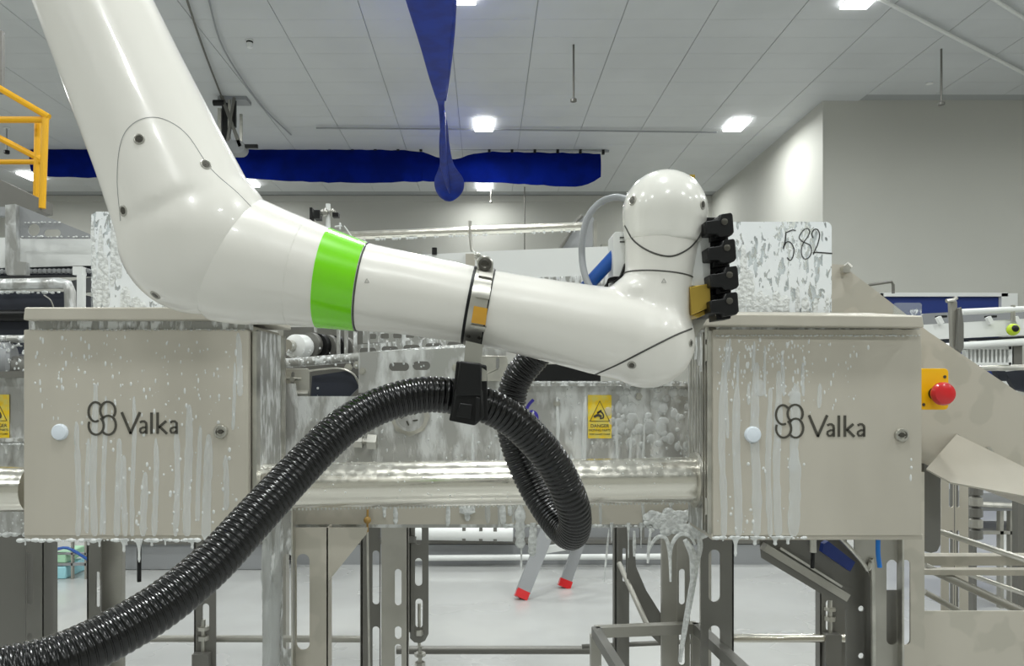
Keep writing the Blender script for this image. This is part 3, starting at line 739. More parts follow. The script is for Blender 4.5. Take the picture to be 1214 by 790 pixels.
# acrylic splash guards behind the lids
YG = 1.98
Mg = Matrix(((YG/F, 0, 0, -VX*YG/F), (0, 0, -1, YG-.0002), (0, -YG/F, 0, H+VY*YG/F), (0,0,0,1)))
t = MB().plate(rrect(108,251,330,372,6), (), YG, .005).build('splash_guard', M['acryl'], label='clear acrylic splash guard covered in white foam on the left cabinet', cat='splash guard')
mb = MB()
for x, y0, y1, w_ in ((111,262,366,4),(118,270,366,5),(125,300,366,7),(133,260,340,5),(140,270,330,6),(150,340,368,9),(160,352,368,9),(170,358,368,8)): drip(mb, x, y0, y1, w_, YG)
mb.build('foam_run', M['foam'], t, kind='stuff')
t = MB().plate(rrect(800,263,986,376,7), (), YG, .005).build('splash_guard', M['acryl'], label='clear acrylic splash guard with handwritten 582 on the right cabinet', cat='splash guard')
def g2(pts): return [(915+x/12.15, 255+y/12.15) for x, y in pts]
def cm2(pts, n=6): return [(v.x, v.y) for v in catmull([Vector((x, y, 0)) for x, y in pts], n)]
mb = MB()
mb.stroke(g2([(345,225),(300,215),(215,250)]), 1.3, Mg).stroke(g2([(205,240),(190,390),(165,490)]), 1.5, Mg)
mb.stroke(g2(cm2([(165,470),(205,400),(255,390),(300,440),(318,520),(300,610),(262,655),(218,615)])), 1.3, Mg)
mb.stroke(g2(cm2([(455,395),(400,345),(400,300),(450,225),(510,195),(545,235),(520,310),(455,400),(425,500),(435,590),(475,635),(535,610),(570,530),(550,440),(455,390)])), 1.2, Mg)
mb.stroke(g2(cm2([(595,335),(575,270),(610,210),(660,215),(688,290),(660,420),(620,510),(595,570)])), 1.3, Mg).stroke(g2([(595,545),(640,538),(870,555)]), 1.5, Mg)
mb.build('handwriting', M['marker'], t)
mb = MB()
for x, y0, y1, w_ in ((880,290,374,6),(889,320,374,8),(900,345,374,9),(911,350,374,9),(921,345,374,8),(931,350,374,9),(875,330,374,5),(944,340,374,4),(953,352,374,7),(966,352,374,4),(981,350,374,3)): drip(mb, x, y0, y1, w_, YG)
mb.build('foam_run', M['foam'], t, kind='stuff')
MB().plate(rrect(1060,359,1093,374,3), (), 1.9, .004).build('splash_guard', M['clear'], label='small clear acrylic corner piece at the right end of right cabinet lid', cat='splash guard')

# ---------------------------------------------------------------- central machine behind
YM = 2.05
def floorpost(mb, x0, x1, Y, d, ytop=640):
    a = P(x0, ytop, Y); b = P(x1, ytop, Y); return mb.box(a.x, b.x, Y, Y+d, 0, a.z)
ct = thing('conveyor_trough', 'wet stainless steel conveyor side panel in the centre behind the hose', 'conveyor', (P(580,0,YM).x, YM+.1, P(0,625,YM).z))
MB().plate([(318,455),(350,455),(352,470),(430,470),(445,452),(600,455),(838,455),(838,626),(318,626)], (slot(467,478,505,482),), YM, .006).build('side_panel', M['wet'], ct)
MB().plate([(318,596),(838,596),(838,622),(318,622)], (), YM-.012, .012).build('lower_strip', M['cab2'], ct)
MB().plate([(600,452),(828,452),(828,458),(600,458)], (), YM-.02, .03).build('top_flange', M['foamsteel'], ct)
MB().plate([(425,418),(600,410),(600,458),(425,466)], (slot(461,430,485,440), slot(489,428.5,510,439)), YM-.004, .006).build('slotted_plate', M['wet'], ct)
# octagonal inspection cap
c = P(486,494,YM)
MB().lathe([(.054,-.0),(.054,-.006),(.050,-.008)], c, (0,1,0), 8).build('inspection_cap', M['steel'], ct)
MB().lathe([(.040,-.008),(.040,-.012),(.034,-.012),(.034,-.0085)], c, (0,1,0), 30).build('cap_ring', M['wet'], ct)
mb = MB()
for k in range(5): a = math.radians(72*k+20); mb.bar(c+Vector((.014*math.cos(a), -.0105, .014*math.sin(a))), c+Vector((.024*math.cos(a+.5), -.0105, .024*math.sin(a+.5))), .004, .002, (0,1,0))
mb.build('cap_mark', M['iron'], ct)
# bolts & fittings
def hexbolt(px, py, Y, parent, r=.012, nm='bolt'):
    return MB().lathe([(r*1.5,0),(r*1.5,-.002),(r,-.002),(r,-.009)], P(px,py,Y), (0,1,0), 6).build(nm, M['steel'], parent)
for x, y in ((660,479),(598,437),(540,436),(430,440),(757,470),(700,600)): hexbolt(x, y, YM-.004, ct, .007)
MB().tube([P(402,523,YM-.02), P(446,524,YM-.02)], .008, 10).tube([P(420,523.3,YM-.02), P(430,523.5,YM-.02)], .018, 6).tube([P(436,523.6,YM-.02), P(447,524,YM-.02)], .022, 6).tube([P(404,523,YM-.02), P(411,523,YM-.02)], .016, 6).build('pipe_fitting', M['steel'], ct)
MB().tube([P(436,590,YM-.03), P(435.5,632,YM-.03)], .003, 8).sphere(P(435.5,617,YM-.03), .010, 12, 8).build('amber_wire', M['amber'], ct)
MB().tube([P(435.5,630,YM-.03), P(438,800,YM-.03)], .003, 8).build('thin_wire', M['steel'], ct)
MB().plate(rrect(568,422,602,452,4), (slot(588,424,592,438),), YM-.02, .006).build('bracket', M['steel'], ct, bevel=.001)
MB().pbox(602, 432, 712, 452, YM+.02, .12).build('drive_cover', M['black'], ct)
# foam over the panel
mb = MB(); drops(mb, 345, 835, 458, 622, 420, YM-.002, .4, 1.5, 1.8)
for i in range(70):
    x = random.uniform(720, 815); y = random.uniform(458, 530); r = random.uniform(2, 7)*YM/F
    mb.sphere(P(x, y, YM-.001), (r, .003, r*random.uniform(.7,1.5)), 10, 6)
for x in range(560, 830, 17): drip(mb, x+random.uniform(-4,4), random.uniform(468,560), random.uniform(590,626), random.uniform(2,5), YM-.012)
edgefoam(mb, 600, 828, 454, YM-.02, 2.2, 4)
mb.build('foam_drops', M['drip'], ct, kind='stuff')
mb = MB(); edgefoam(mb, 600, 835, 624, YM-.012, 3.0, 6)
for x, y0, y1, w_ in ((455,598,614,3),(468,598,622,4),(530,598,624,4),(554,598,618,5),(554,598,610,14),(596,598,622,6),(604,598,612,4),(618,598,650,9),(632,620,660,7),(650,610,640,5)): drip(mb, x, y0, y1, w_, YM-.013, flat=.4)
for x, L, w_ in ((618,55,5),(632,28,5),(725,22,3),(745,40,3),(760,28,3)): hang(mb, x, 622, L, w_, YM-.012)
# big foam strings at the right corner of the panel
def string(pts, r0, Y=YM-.02): 
    q_ = catmull([P(x, y, Y) for x, y in pts], 5); n = len(q_)
    mb.tube(q_, [r0*Y/F*(.6+.5*math.sin(math.pi*i/(n-1))) for i in range(n)], 7)
string([(772,626),(768,655)], 1.6); string([(768,668),(770,650),(780,637),(790,640),(794,660),(795,690)], 2.2); string([(794,665),(797,645),(806,634),(818,636),(824,646)], 2.4)
string([(824,622),(830,645),(826,665),(820,700),(812,745),(806,785)], 3.6); string([(812,640),(822,660),(821,690)], 4.5); string([(722,628),(716,690)], 1.2); string([(752,630),(752,660)], 2)
for _ in range(120):
    x = random.uniform(766, 836); y = random.uniform(608, 640)
    if y > 624+.24*(x-766)+4*math.sin(x*.4): continue
    r = random.uniform(2.5, 6)*YM/F; mb.sphere(P(x, y, YM-.016), (r*1.3, .004, r), 9, 6)
mb.build('foam_string', M['foam'], ct, kind='stuff')
# marker stroke and warning sticker
Mp = Matrix(((YM/F, 0, 0, -VX*YM/F), (0, 0, -1, YM-.0005), (0, -YM/F, 0, H+VY*YM/F), (0,0,0,1)))
MB().stroke(cm2([(632.5,474),(627,480),(623,489),(624,497),(630,503),(636,500),(636,492),(631,488),(626,491)]), 3.6, Mp).build('marker_writing', M['purple'], ct, label='blue handwritten marker stroke like a 6')
def sticker(x0, y0, x1, y1, Y, parent, nm='warning_sticker'):
    Ms = Matrix(((Y/F, 0, 0, -VX*Y/F), (0, 0, -1, Y-.0012), (0, -Y/F, 0, H+VY*Y/F), (0,0,0,1)))
    k = (x1-x0)/28; t_ = MB().plate(rrect(x0,y0,x1,y1,.8), (), Y-.001, .001).build(nm, M['sticker'], parent, label='yellow warning sticker')
    mb = MB(); cx = (x0+x1)/2
    mb.stroke([(cx-11.5*k,y0+31*k),(cx,y0+7*k),(cx+11.5*k,y0+31*k),(cx-11.5*k,y0+31*k)], 1.2*k, Ms)
    mb.stroke(cm2([(cx-7*k,y0+26*k),(cx-2*k,y0+24*k),(cx+2*k,y0+26*k)]), 3*k, Ms).stroke(cm2([(cx-3*k,y0+22*k),(cx+1*k,y0+20*k),(cx+4*k,y0+23*k),(cx+4*k,y0+27*k),(cx,y0+28*k)]), 1.8*k, Ms)
    mb.stroke([(cx-3*k,y0+21*k),(cx+2*k,y0+18*k)], 1.6*k, Ms)
    mb.build('pictogram', M['ink'], t_)
    cu_ = MB()
    def word(txt, cy, size):
        c_ = bpy.data.curves.new('t', 'FONT'); c_.body = txt; c_.size = size; c_.align_x = 'CENTER'; c_.extrude = .0002
        o_ = bpy.data.objects.new('t', c_); C.objects.link(o_); bpy.context.view_layer.update()
        me = bpy.data.meshes.new_from_object(o_.evaluated_get(bpy.context.evaluated_depsgraph_get()))
        p = P(cx, cy, Y-.0014); cu_.add([Vector((v.co.x+p.x, p.y-v.co.z, v.co.y+p.z)) for v in me.vertices], [tuple(f.vertices) for f in me.polygons])
        bpy.data.objects.remove(o_)
    word('DANGER', y0+38.5*k, 5*k*Y/F*1.1); word('MOVING PARTS', y0+43*k, 3.8*k*Y/F*.95); word('KEEP HANDS CLEAR', y0+47.5*k, 3*k*Y/F*.9)
    cu_.build('small_print', M['ink'], t_)
sticker(697, 468.5, 725, 520, YM-.002, ct)

# conveyor end above it: rollers, bars and slotted rails
ce = thing('roller_assembly', 'foam-splashed rollers, bars and brackets of the conveyor end right of the left cabinet', 'machine part', (P(400,0,2.2).x, 2.2, P(0,470,2.2).z))
YE = 2.12
MB().tube([P(338,431,YE), P(560,413,YE)], .0135, 14).build('splash_bar', M['foamsteel'], ce)
MB().lathe([(.012,-.02),(.020,-.02),(.034,-.012),(.036,.03),(.030,.045)], P(352,411,YE+.05), (.3,.95,0), 24).build('end_roller', M['white'], ce)
for k in range(5):
    MB().lathe([(.012,0),(.036,0),(.036,.02),(.012,.02)], P(366+10*k,409+1.2*k,YE+.09+.012*k), (.4,.92,0), 22).build('roller_disc', M['black'] if k % 2 else M['dark'], ce)
MB().lathe([(.018,-.035),(.018,.0),(.010,.0),(.010,.02)], P(348,411,YE+.045), (.3,.95,0), 16).build('shaft_end', M['steel'], ce)
for x0, x1, y0, y1 in ((399,403,386,428),(408,412,386,420),(419,423,384,436),(436,438,385,418),(372,375,386,394)):
    MB().pbox(x0,y0,x1,y1,YE+.01,.01).build('upright', M['foamsteel'], ce)
# slotted rails: the openings are real holes
holes = [slot(426+26*i, 412.5-1.8*i, 446+26*i, 420-1.8*i, 3) for i in range(6)]
MB().plate([(420,409),(588,396),(588,412),(420,426)], holes, YE+.03, .004).build('slotted_rail', M['foamsteel'], ce)
holes = [rrect(436+15*i, 396-.4*i, 446+15*i, 402-.4*i, 1.5, 3) for i in range(8)]
MB().plate([(430,392),(562,388),(562,402),(430,407)], holes, YE+.05, .004).build('slotted_rail', M['foamsteel'], ce)
MB().pbox(336,388,600,470,YE+.22,.01).build('dark_backing', M['dark'], ce)
MB().plate(rrect(318,437,367,469,4), (slot(345,441,349,455),), YE-.03, .006).build('bracket', M['steel'], ce, bevel=.001)
MB().tube([P(338,449,YE-.035), P(357,449,YE-.035)], .004, 8).lathe([(.008,0),(.008,-.008)], P(347,450,YE-.033), (0,1,0), 6).build('adjuster', M['steel'], ce)
MB().tube([P(330,467,YE-.03), P(366,467,YE-.03)], .010, 10).tube([P(330,482,YE-.02), P(362,482,YE-.02)], .007, 10).tube([P(359,482,YE-.02), P(358,515,YE-.02)], .006, 8).tube([P(354,498,YE-.02), P(378,498,YE-.02)], .005, 8).build('small_pipes', M['steel'], ce)
MB().plate([(318,494),(345,494),(350,500),(351,520),(318,526)], (), YE-.03, .006).build('gusset', M['wet'], ce)
MB().plate([(370,446),(410,440),(424,446),(427,458),(415,470),(368,472)], (), YE-.02, .01).build('pocket_plate', M['navy'], ce)
MB().tube(catmull([P(366,440,YE-.03), P(400,437,YE-.03), P(418,443,YE-.03), P(426,456,YE-.03)],5), .003, 8).build('pocket_rim', M['steel'], ce)
for x, y in ((413,436),(429,436),(424,433)): hexbolt(x, y, YE-.02, ce, .008)
mb = MB(); drops(mb, 338, 560, 408, 436, 90, YE-.03, .5, 1.4, 1.4, .8)
mb.build('foam_drops', M['foam'], ce, kind='stuff')

# stainless tube between the cabinets
YT = 1.86
t = thing('cross_tube', 'shiny stainless steel round tube with flange running into the right cabinet', 'tube', P(600,600,YT))
xa = P(300,0,YT).x; xb = P(824,0,YT).x
za, zb_ = P(0,577,YT).z, P(0,569,YT).z
MB().tube([(xa,YT,za),(xb,YT,zb_)], .0555, 48).build('pipe', M['tube'], t)
MB().tube([(xb-.004,YT,zb_),(xb+.004,YT,zb_)], .068, 48).tube([(xb+.002,YT,zb_),(xr-.002,YT,zb_)], .060, 40).build('flange', M['steel'], t)
mb = MB()
for _ in range(260):
    u = random.random(); a = math.radians(random.uniform(20, 160)) if random.random() < .6 else math.radians(random.uniform(-60, 90)); r = random.uniform(.0008, .0022)
    x = xa+.05+(xb-xa-.06)*u; z = za+(zb_-za)*u
    mb.sphere((x, YT-.0555*math.cos(a), z+.0555*math.sin(a)), r, 6, 4)
for i in range(110):
    u = i/110; mb.sphere((xa+.05+(xb-xa-.06)*u, YT-.012, za+(zb_-za)*u-.0555), (.0022, .0022, random.uniform(.0015,.004)), 6, 4)
mb.build('water_drops', M['dropm'], t, kind='stuff')
t = MB().tube([(P(-120,0,YT).x,YT,P(0,580,YT).z),(P(28,0,YT).x+.02,YT,P(0,580,YT).z)], .0555, 40).build('cross_tube', M['tube'], label='short piece of steel tube at the left edge, left of left cabinet', cat='tube')

# left strip between picture edge and left cabinet
lt = thing('conveyor_trough', 'steel conveyor side strip with warning sticker at the left picture edge', 'conveyor', (P(-50,0,YM).x, YM, P(0,636,YM).z))
MB().plate([(-200,445),(60,445),(60,620),(-200,620)], (), YM, .006).build('side_panel', M['wet'], lt)
MB().plate([(-200,598),(60,598),(60,634),(-200,634)], (), YM-.02, .014).build('lower_strip', M['wet'], lt)
MB().plate([(-200,520),(60,520),(60,524),(-200,524)], (), YM-.03, .03).build('ledge', M['foamsteel'], lt)
MB().plate([(-200,442),(60,440),(60,448),(-200,448)], (), YM-.03, .03).build('ledge', M['dark'], lt)
sticker(-17, 468, 11, 520, YM-.002, lt)
mb = MB(); edgefoam(mb, -10, 40, 634, YM-.02, 4, 5); edgefoam(mb, -10, 30, 527, YM-.03, 1.8, 5)
for x, L, w_ in ((8,10,8),(22,5,5)): hang(mb, x, 529, L, w_, YM-.03)
drops(mb, -20, 30, 600, 634, 30, YM-.02, .5, 1.6, 1.5)
mb.build('foam_drops', M['foam'], lt, kind='stuff')
mb = MB()

# ---------------------------------------------------------------- legs of the machine
def leg(label, x0, x1, Y, top, slots, mt='post', t=.004, side=None, outline=None, group=None):
    yb_ = VY+H*F/Y
    o_ = thing('support_leg', label, 'leg', (P((x0+x1)/2,0,Y).x, Y, 0), group)
    MB().plate(outline(yb_) if outline else [(x0,top),(x1,top),(x1,yb_),(x0,yb_)], slots, Y, t).build('plate', M[mt], o_)
    if side:
        for sx, sy in side:
            a = P(sx, top, Y); dd = sy; MB().box(a.x-.002, a.x+.002, Y, Y+dd, 0, P(0,top,Y).z).build('flange', M[mt], o_)
    MB().box(P(x0,0,Y).x-.01, P(x1,0,Y).x+.01, Y-.02, Y+.06, 0, .012).build('foot_plate', M['post'], o_)
    return o_
def rep(x0, x1, y0, h, gap, n=4, ymax=2000): return [slot(x0, y0+k*(h+gap), x1, y0+k*(h+gap)+h) for k in range(n) if y0+k*(h+gap)+h < ymax]
# main leg left of centre, with gusset
YL = 1.98
o_ = leg('beige steel leg with gusset and long slot right of the hose', 350, 388, YL, 626, [slot(351.5,657,367,771), slot(351.5,820,367,930)], 'cab2', .005, [(388,.05)],
    outline=lambda yb_: [(350,626),(436,626),(434,634),(389,690),(388,yb_),(350,yb_)])
mb = MB(); a0 = P(350,0,YL); mb.box(a0.x-.003, a0.x+.001, YL-.03, YL, 0, P(0,600,YL).z); mb.build('folded_edge', M['steel'], o_)
MB().plate([(311,600),(347,600),(347,1120),(311,1120)], [slot(335,657,347.5-1,771)], YL-.004, .004).build('foamed_face', M['foamsteel'], o_)
mb = MB()
for x, y0, y1, w_ in ((316,640,790,9),(328,650,790,8),(322,690,800,10),(318,610,680,5),(330,600,660,5)): drip(mb, x, y0, y1, w_, YL-.005, flat=.3)
mb.build('foam_run', M['drip'], o_, kind='stuff')
# dark slotted legs in the middle
leg('dark slotted steel leg left in the middle gap', 427, 451, 2.35, 600, rep(441.5,449.8,653,64,26), 'dark', .004, [(429,.06)])
leg('grey slotted steel leg in the middle gap, right of the dark one', 452, 484, 2.3, 600, [slot(468,675,476,718), slot(468,743,476,758), slot(468,764,476,830)], 'post', .004, [(483,.03)])
Y = 2.36; o_ = thing('hanging_guide', 'dark slotted guide plate with rounded lower end in the middle gap', 'guide', P(508,762,Y))
MB().plate([(486,600),(508,600),(508,752),(504,760),(498,763),(491,762),(486,757)], [slot(492,624,500,646), slot(492,662,500.5,695), slot(492.5,710,501,745)], Y, .004).pbox(484,600,487,750,Y,.03).bar(P(478,640,2.31), P(490,640,Y+.01), .02, .02).build('plate', M['dark'], o_)
MB().tube([P(497,716,Y+.01), P(497,766,Y+.01)], .005, 8).lathe([(.014,-.008),(.014,.008)], P(497,750,Y-.002), (0,0,1), 6).build('threaded_rod', M['steel'], o_)
# left side legs
leg('wide dark steel leg at the left picture edge', -60, 30, 2.3, 600, [], 'dark', .04)
leg('dark slotted leg under the left cabinet, leftmost', 31, 52, 2.25, 600, rep(32,39,656,62,33), 'dark', .004, [(51,.05)])
leg('dark slotted leg under the left cabinet, second from left', 103, 119, 2.3, 600, rep(113.5,118.5,678,42,30), 'dark', .004, [(104,.05)])
leg('grey plain leg with chamfered end under left cabinet', 120, 145, 2.35, 600, [], 'post', .02)
leg('pair leg with slot behind the hose below the left cabinet', 230, 256, 2.6, 600, rep(240,248,716,30,20,1), 'dark', .004, [(231,.04)])
# adjusting screws on the feet bars
def foot_screw(px, y0, Y, label):
    o_ = thing('levelling_foot', label, 'foot', (P(px,0,Y).x, Y, 0)); yf = VY+H*F/Y
    MB().tube([P(px,y0,Y), P(px,yf-30,Y)], .008, 8).build('spindle', M['steel'], o_)
    MB().lathe([(.02,0),(.02,.015)], P(px,y0+24,Y), (0,0,1), 6).lathe([(.022,0),(.022,.012)], P(px,y0+12,Y), (0,0,1), 6).build('nut', M['steel'], o_)
    a = P(px,y0+38,Y); MB().box(a.x-.028, a.x+.028, Y-.03, Y+.03, 0, a.z).build('socket', M['dark'], o_)
foot_screw(241, 735, 2.6, 'levelling foot screw below the bar left, near the hose')
foot_screw(984, 712, 2.7, 'levelling foot screw below right cabinet')
foot_screw(498, 766, 2.9, 'levelling foot under the hanging guide plate')
# horizontal tie bars
def tie(nm, pa, pb, Y, r, mt, label, Y2=None): return MB().tube([P(pa[0],pa[1],Y), P(pb[0],pb[1],Y2 or Y)], r, 14).build(nm, M[mt], label=label, cat='bar')
tie('tie_bar', (-40,757), (430,758), 2.66, .012, 'post', 'horizontal grey tie bar behind the left legs')
tie('tie_bar', (470,771), (740,771), 2.95, .016, 'dark', 'dark horizontal tie bar in the middle gap above floor')
tie('tie_bar', (690,767), (840,760), 2.545, .008, 'dark', 'thin dark tie bar behind the square frame')
tie('tie_bar', (862,757), (1012,757), 2.69, .015, 'tube', 'bright round tie bar under right cabinet')
# right of the middle: foamed legs and diagonal
leg('narrow dark leg left of the diagonal strut', 728, 746, 2.5, 600, [slot(738,650,742,690)], 'dark', .004, [(730,.05)])
leg('grey steel leg behind the foam strings', 785, 803, 2.35, 600, [], 'post', .02)
leg('slotted grey steel leg next to foam strings', 803, 818, 2.3, 600, rep(805,812,675,42,30,2), 'post', .004)
leg('dark slotted leg under the left end of the right cabinet', 831, 870, 2.1, 600, rep(840,854,652,62,28), 'dark', .005, [(869,.07)])
Y = 2.4; o_ = MB().plate([(745,640),(752,640),(754,672),(766,700),(788,735),(788,770),(770,752),(748,705),(743,690)], (), Y, .006).build('diagonal_gusset', M['dark'], label='dark diagonal gusset plate beside the foam strings', cat='gusset')
tie('diagonal_strut', (734,668), (772,752), 2.46, .008, 'post', 'thin diagonal strut in front of the gusset', 2.25)
# square foot frame
o_ = thing('foot_frame', 'dark square-tube foot frame at the bottom centre right', 'frame', (P(770,0,2.1).x, 2.1, 0))
fz = P(0,748,2.25).z; wT = .03
def fp(px, py, Y): p = P(px, py, Y); return Vector((p.x, p.y, fz))
A_ = Vector((P(706,0,2.24).x, 2.24, fz)); B_ = Vector((P(826,0,2.28).x, 2.28, fz)); C1 = Vector((P(905,0,1.80).x, 1.80, fz)); D1 = Vector((P(756,0,1.75).x, 1.75, fz))
MB().bar(A_, B_, wT, wT).build('top_tube', M['post'], o_); MB().bar(B_, C1, wT, wT).build('side_tube', M['dark'], o_)
MB().bar(A_, D1, wT*.8, wT).build('side_tube', M['dark'], o_); MB().bar(C1, D1, wT, wT).build('top_tube', M['post'], o_)
for q_ in (A_, B_, C1, D1): MB().box(q_.x-.015, q_.x+.015, q_.y-.015, q_.y+.015, 0, q_.z-.01).build('leg', M['post'], o_)
# right cabinet leg and gussets
YR = 1.96
o_ = leg('beige corner leg with long slot under the right cabinet', 1067, 1096, YR, 560, [slot(1068,664,1079.5,765), slot(1068,820,1079.5,930)], 'cab2', .005)
MB().plate([(1013,600),(1065,600),(1065,1140),(1036,1140),(1036,700),(1030,678),(1013,655)], [slot(1051,664,1064,765), slot(1051,820,1064,930)], YR+.002, .004).build('slotted_face', M['post'], o_)
MB().box(P(1066,0,YR).x-.003, P(1066,0,YR).x+.002, YR-.02, YR+.002, 0, P(0,600,YR).z).build('folded_edge', M['steel'], o_)
MB().tube(catmull([P(990,632,YR-.005), P(1012,655,YR-.005), P(1028,676,YR-.005), P(1035,700,YR-.005), P(1035,1100,YR-.005)],5), .006, 8).build('rounded_edge', M['steel'], o_)
MB().plate([(900,632),(992,632),(1012,655),(1030,680),(1036,700),(1066,700),(1066,1000),(1005,1000),(1003,722),(903,662)], (circ(1021,722,3.5,10), circ(1021,778,3.5,10)), YR+.05, .005).build('gusset_plate', M['dark'], o_)
MB().bar(P(905,648,YR+.03), P(1003,708,YR+.03), .03, .02).build('channel', M['post'], o_)
MB().bar(P(925,650,YR+.02), P(998,696,YR+.02), .004, .006).build('channel_lip', M['steel'], o_)
MB().plate([(977,645),(982,642),(1014,667),(1008,678),(975,655)], (), YR+.0, .02).build('blue_handle', M['door'], o_, label='dark blue plastic piece on the gusset')
leg('dark slotted rear leg seen below the right cabinet', 972, 1004, 2.7, 640, [slot(979,712,986,748)], 'dark', .004, [(973,.04)])

# ---------------------------------------------------------------- right-hand chute
YS = 2.1
ch = thing('sloped_chute', 'large beige sheet steel sloping chute behind and right of the right cabinet', 'chute', (P(1200,0,YS).x, YS, 0))
MB().plate([(960,312),(1003,314),(1003,318),(1040,346),(1100,393),(1214,470),(1330,548),(1330,640),(1214,568),(1136,515),(1098,556),(1060,640),(960,640)], (), YS, .006).build('side_sheet', M['cab2'], ch)
# bent hood facet below the sheet
h0, h1, h2, h3 = P(1134,515,YS-.01), P(1330,650,YS-.01), P(1330,612,YS-.16), P(1098,557,YS-.14)
MB().add([P(1134,515,YS-.005), P(1330,642,YS-.005), P(1330,608,YS-.14), P(1214,588,YS-.14), P(1127,572,YS-.14), P(1098,556,YS-.12),
          P(1134,515,YS), P(1330,645,YS), P(1330,610,YS-.135), P(1214,590,YS-.135), P(1127,574,YS-.135), P(1098,558,YS-.115)],
         [(0,1,2,3,4,5),(11,10,9,8,7,6),(0,6,7,1),(1,7,8,2),(2,8,9,3),(3,9,10,4),(4,10,11,5),(5,11,6,0)]).build('hood', M['cab'], ch)
hexbolt(1172, 534, YS-.005, ch, .007)
MB().tube([P(1003,313,YS-.01), P(1008,318,YS-.01)], .008, 10).pbox(1000,316,1008,323,YS-.02,.02).build('edge_clip', M['steel'], ch)
MB().tube([P(1024,342,YS+.02), P(1030,338,YS+.02), P(1057,334,YS+.02), P(1059,338,YS+.02), P(1059,348,YS+.02)], .0042, 8).build('wire_hook', M['dark'], ch)
mb = MB().plate([(1088,725),(1330,725),(1330,1140),(1088,1140)], (), YS-.13, .006); mb.build('lower_sheet', M['cab2'], ch)
MB().plate([(1090,660),(1330,660),(1330,671),(1090,671)], (), YS+.2, .05).build('cross_beam', M['cab2'], ch)
MB().plate([(1090,676),(1330,676),(1330,684),(1090,682)], (), YS+.02, .03).build('cross_beam', M['cab2'], ch)
# e-stop
t = thing('emergency_stop', 'yellow box with a red mushroom button beside the right cabinet', 'emergency stop', P(1109,486,1.90))
MB().plate(rrect(1090,437,1124.5,486,5), (), 1.90, YS-1.90-.002).build('box', M['estop'], t, bevel=.004)
c = P(1108,467,1.90)
MB().lathe([(.016,0),(.016,-.010),(.013,-.014),(.013,-.020)], c, (0,1,0), 20).build('collar', M['black'], t)
MB().lathe([(.014,-.012),(.023,-.020),(.0285,-.030),(.029,-.038),(.025,-.046),(.015,-.050),(.002,-.051)], c, (0,1,0), 28).build('button', M['red'], t)
for x, y in ((1120,447),(1095,480)): MB().lathe([(.004,0),(.004,-.001)], P(x,y,1.8995), (0,1,0), 10).build('screw', M['iron'], t)
# things under the chute
MB().plate([(1096,550),(1115,560),(1115,646),(1111,654),(1104,656),(1096,654)], (), YS-.02, .02).build('slot_shade_panel', M['dark'], ch)  # dark panel standing in for the shaded inside of a big slot
leg('light slotted steel leg beneath the chute, left one of the pair', 1116, 1131, 2.5, 560, rep(1125,1130.5,568,34,27,4), 'cab', .004)
leg('light slotted steel leg beneath the chute, right one of the pair', 1133, 1148, 2.55, 560, rep(1133.5,1138,568,34,27,4), 'cab', .004)
tie('slanted_rail', (1112,630), (1330,702), 2.3, .0095, 'steel', 'shiny slanted rail under the chute, uppermost')
tie('slanted_rail', (1096,672), (1330,780), 2.15, .012, 'post', 'dark slanted rail under the chute, second from the top', 2.05)
tie('slanted_rail', (1140,678), (1330,745), 2.45, .008, 'steel', 'thin slanted rail under the chute, third from top')
tie('slanted_rail', (1096,702), (1200,760), 2.3, .009, 'post', 'short slanted rail just above the lower beige sheet')
leg('dark leg at the right picture edge under the chute', 1207, 1225, 2.6, 560, [], 'dark', .03)
t = thing('far_table', 'low far steel table seen under the chute', 'table', (P(1190,0,5.2).x, 5.2, 0))
MB().pbox(1150,585,1330,606,5.2,.6).build('table_top', M['farg'], t)
for x in (1152, 1186, 1198, 1240): MB().box(P(x,0,5.2).x, P(x+4,0,5.2).x, 5.2, 5.24, 0, P(0,606,5.2).z).build('leg', M['post'], t)
MB().tube([P(1160,598,5.15), P(1330,606,5.15)], .02, 8).build('rail', M['steel'], t)
MB().pbox(1150,630,1330,634,5.2,.4).build('shelf', M['post'], t)
t = thing('roller_stack', 'dark stacked fittings on a post under the chute', 'machine part', P(1155,636,3.0))
MB().box(P(1154,0,3.0).x, P(1158,0,3.0).x, 3.0, 3.03, 0, P(0,572,3.0).z).build('post', M['dark'], t)
for k in range(5): MB().lathe([(.015,-.02),(.024,-.015),(.024,.015),(.015,.02)], P(1157,582+13*k,2.97), (0,0,1), 10).build('fitting', M['post'] if k % 2 else M['dark'], t)

# ---------------------------------------------------------------- right background conveyor
YB2 = 3.6
t = thing('belt_conveyor', 'white belt conveyor with steel rails in the right background', 'conveyor', (P(1180,0,YB2).x, YB2, 0))
MB().plate([(1080,386),(1330,371),(1330,392),(1080,404)], (), YB2, .05).build('side_beam', M['white'], t)
MB().plate([(1080,404),(1330,394),(1330,398),(1080,408)], (), YB2+.01, .05).build('belt', M['navy'], t)
MB().tube([P(1080,414,YB2-.05), P(1330,398,YB2-.05)], .017, 12).build('lower_rail', M['white'], t)
MB().tube([P(1140,370,YB2-.02), P(1330,361,YB2-.02)], .014, 12).build('upper_rail', M['white'], t)
MB().plate([(1095,372),(1330,360),(1330,378),(1080,388)], (), YB2+.3, .02).build('back_guard', M['farg'], t)
for x in (1112, 1171, 1203): MB().bar(P(x,376,YB2-.01), P(x+4,384,YB2-.01), .02, .02).build('rail_support', M['white'], t)
for x in (1114, 1173): MB().pbox(x,374,x+9,376.5,YB2+.2,.04).build('clamp', M['black'], t)
MB().pbox(1146,408,1200,414,YB2,.2).build('dark_box', M['dark'], t)  # plain dark box above the grille
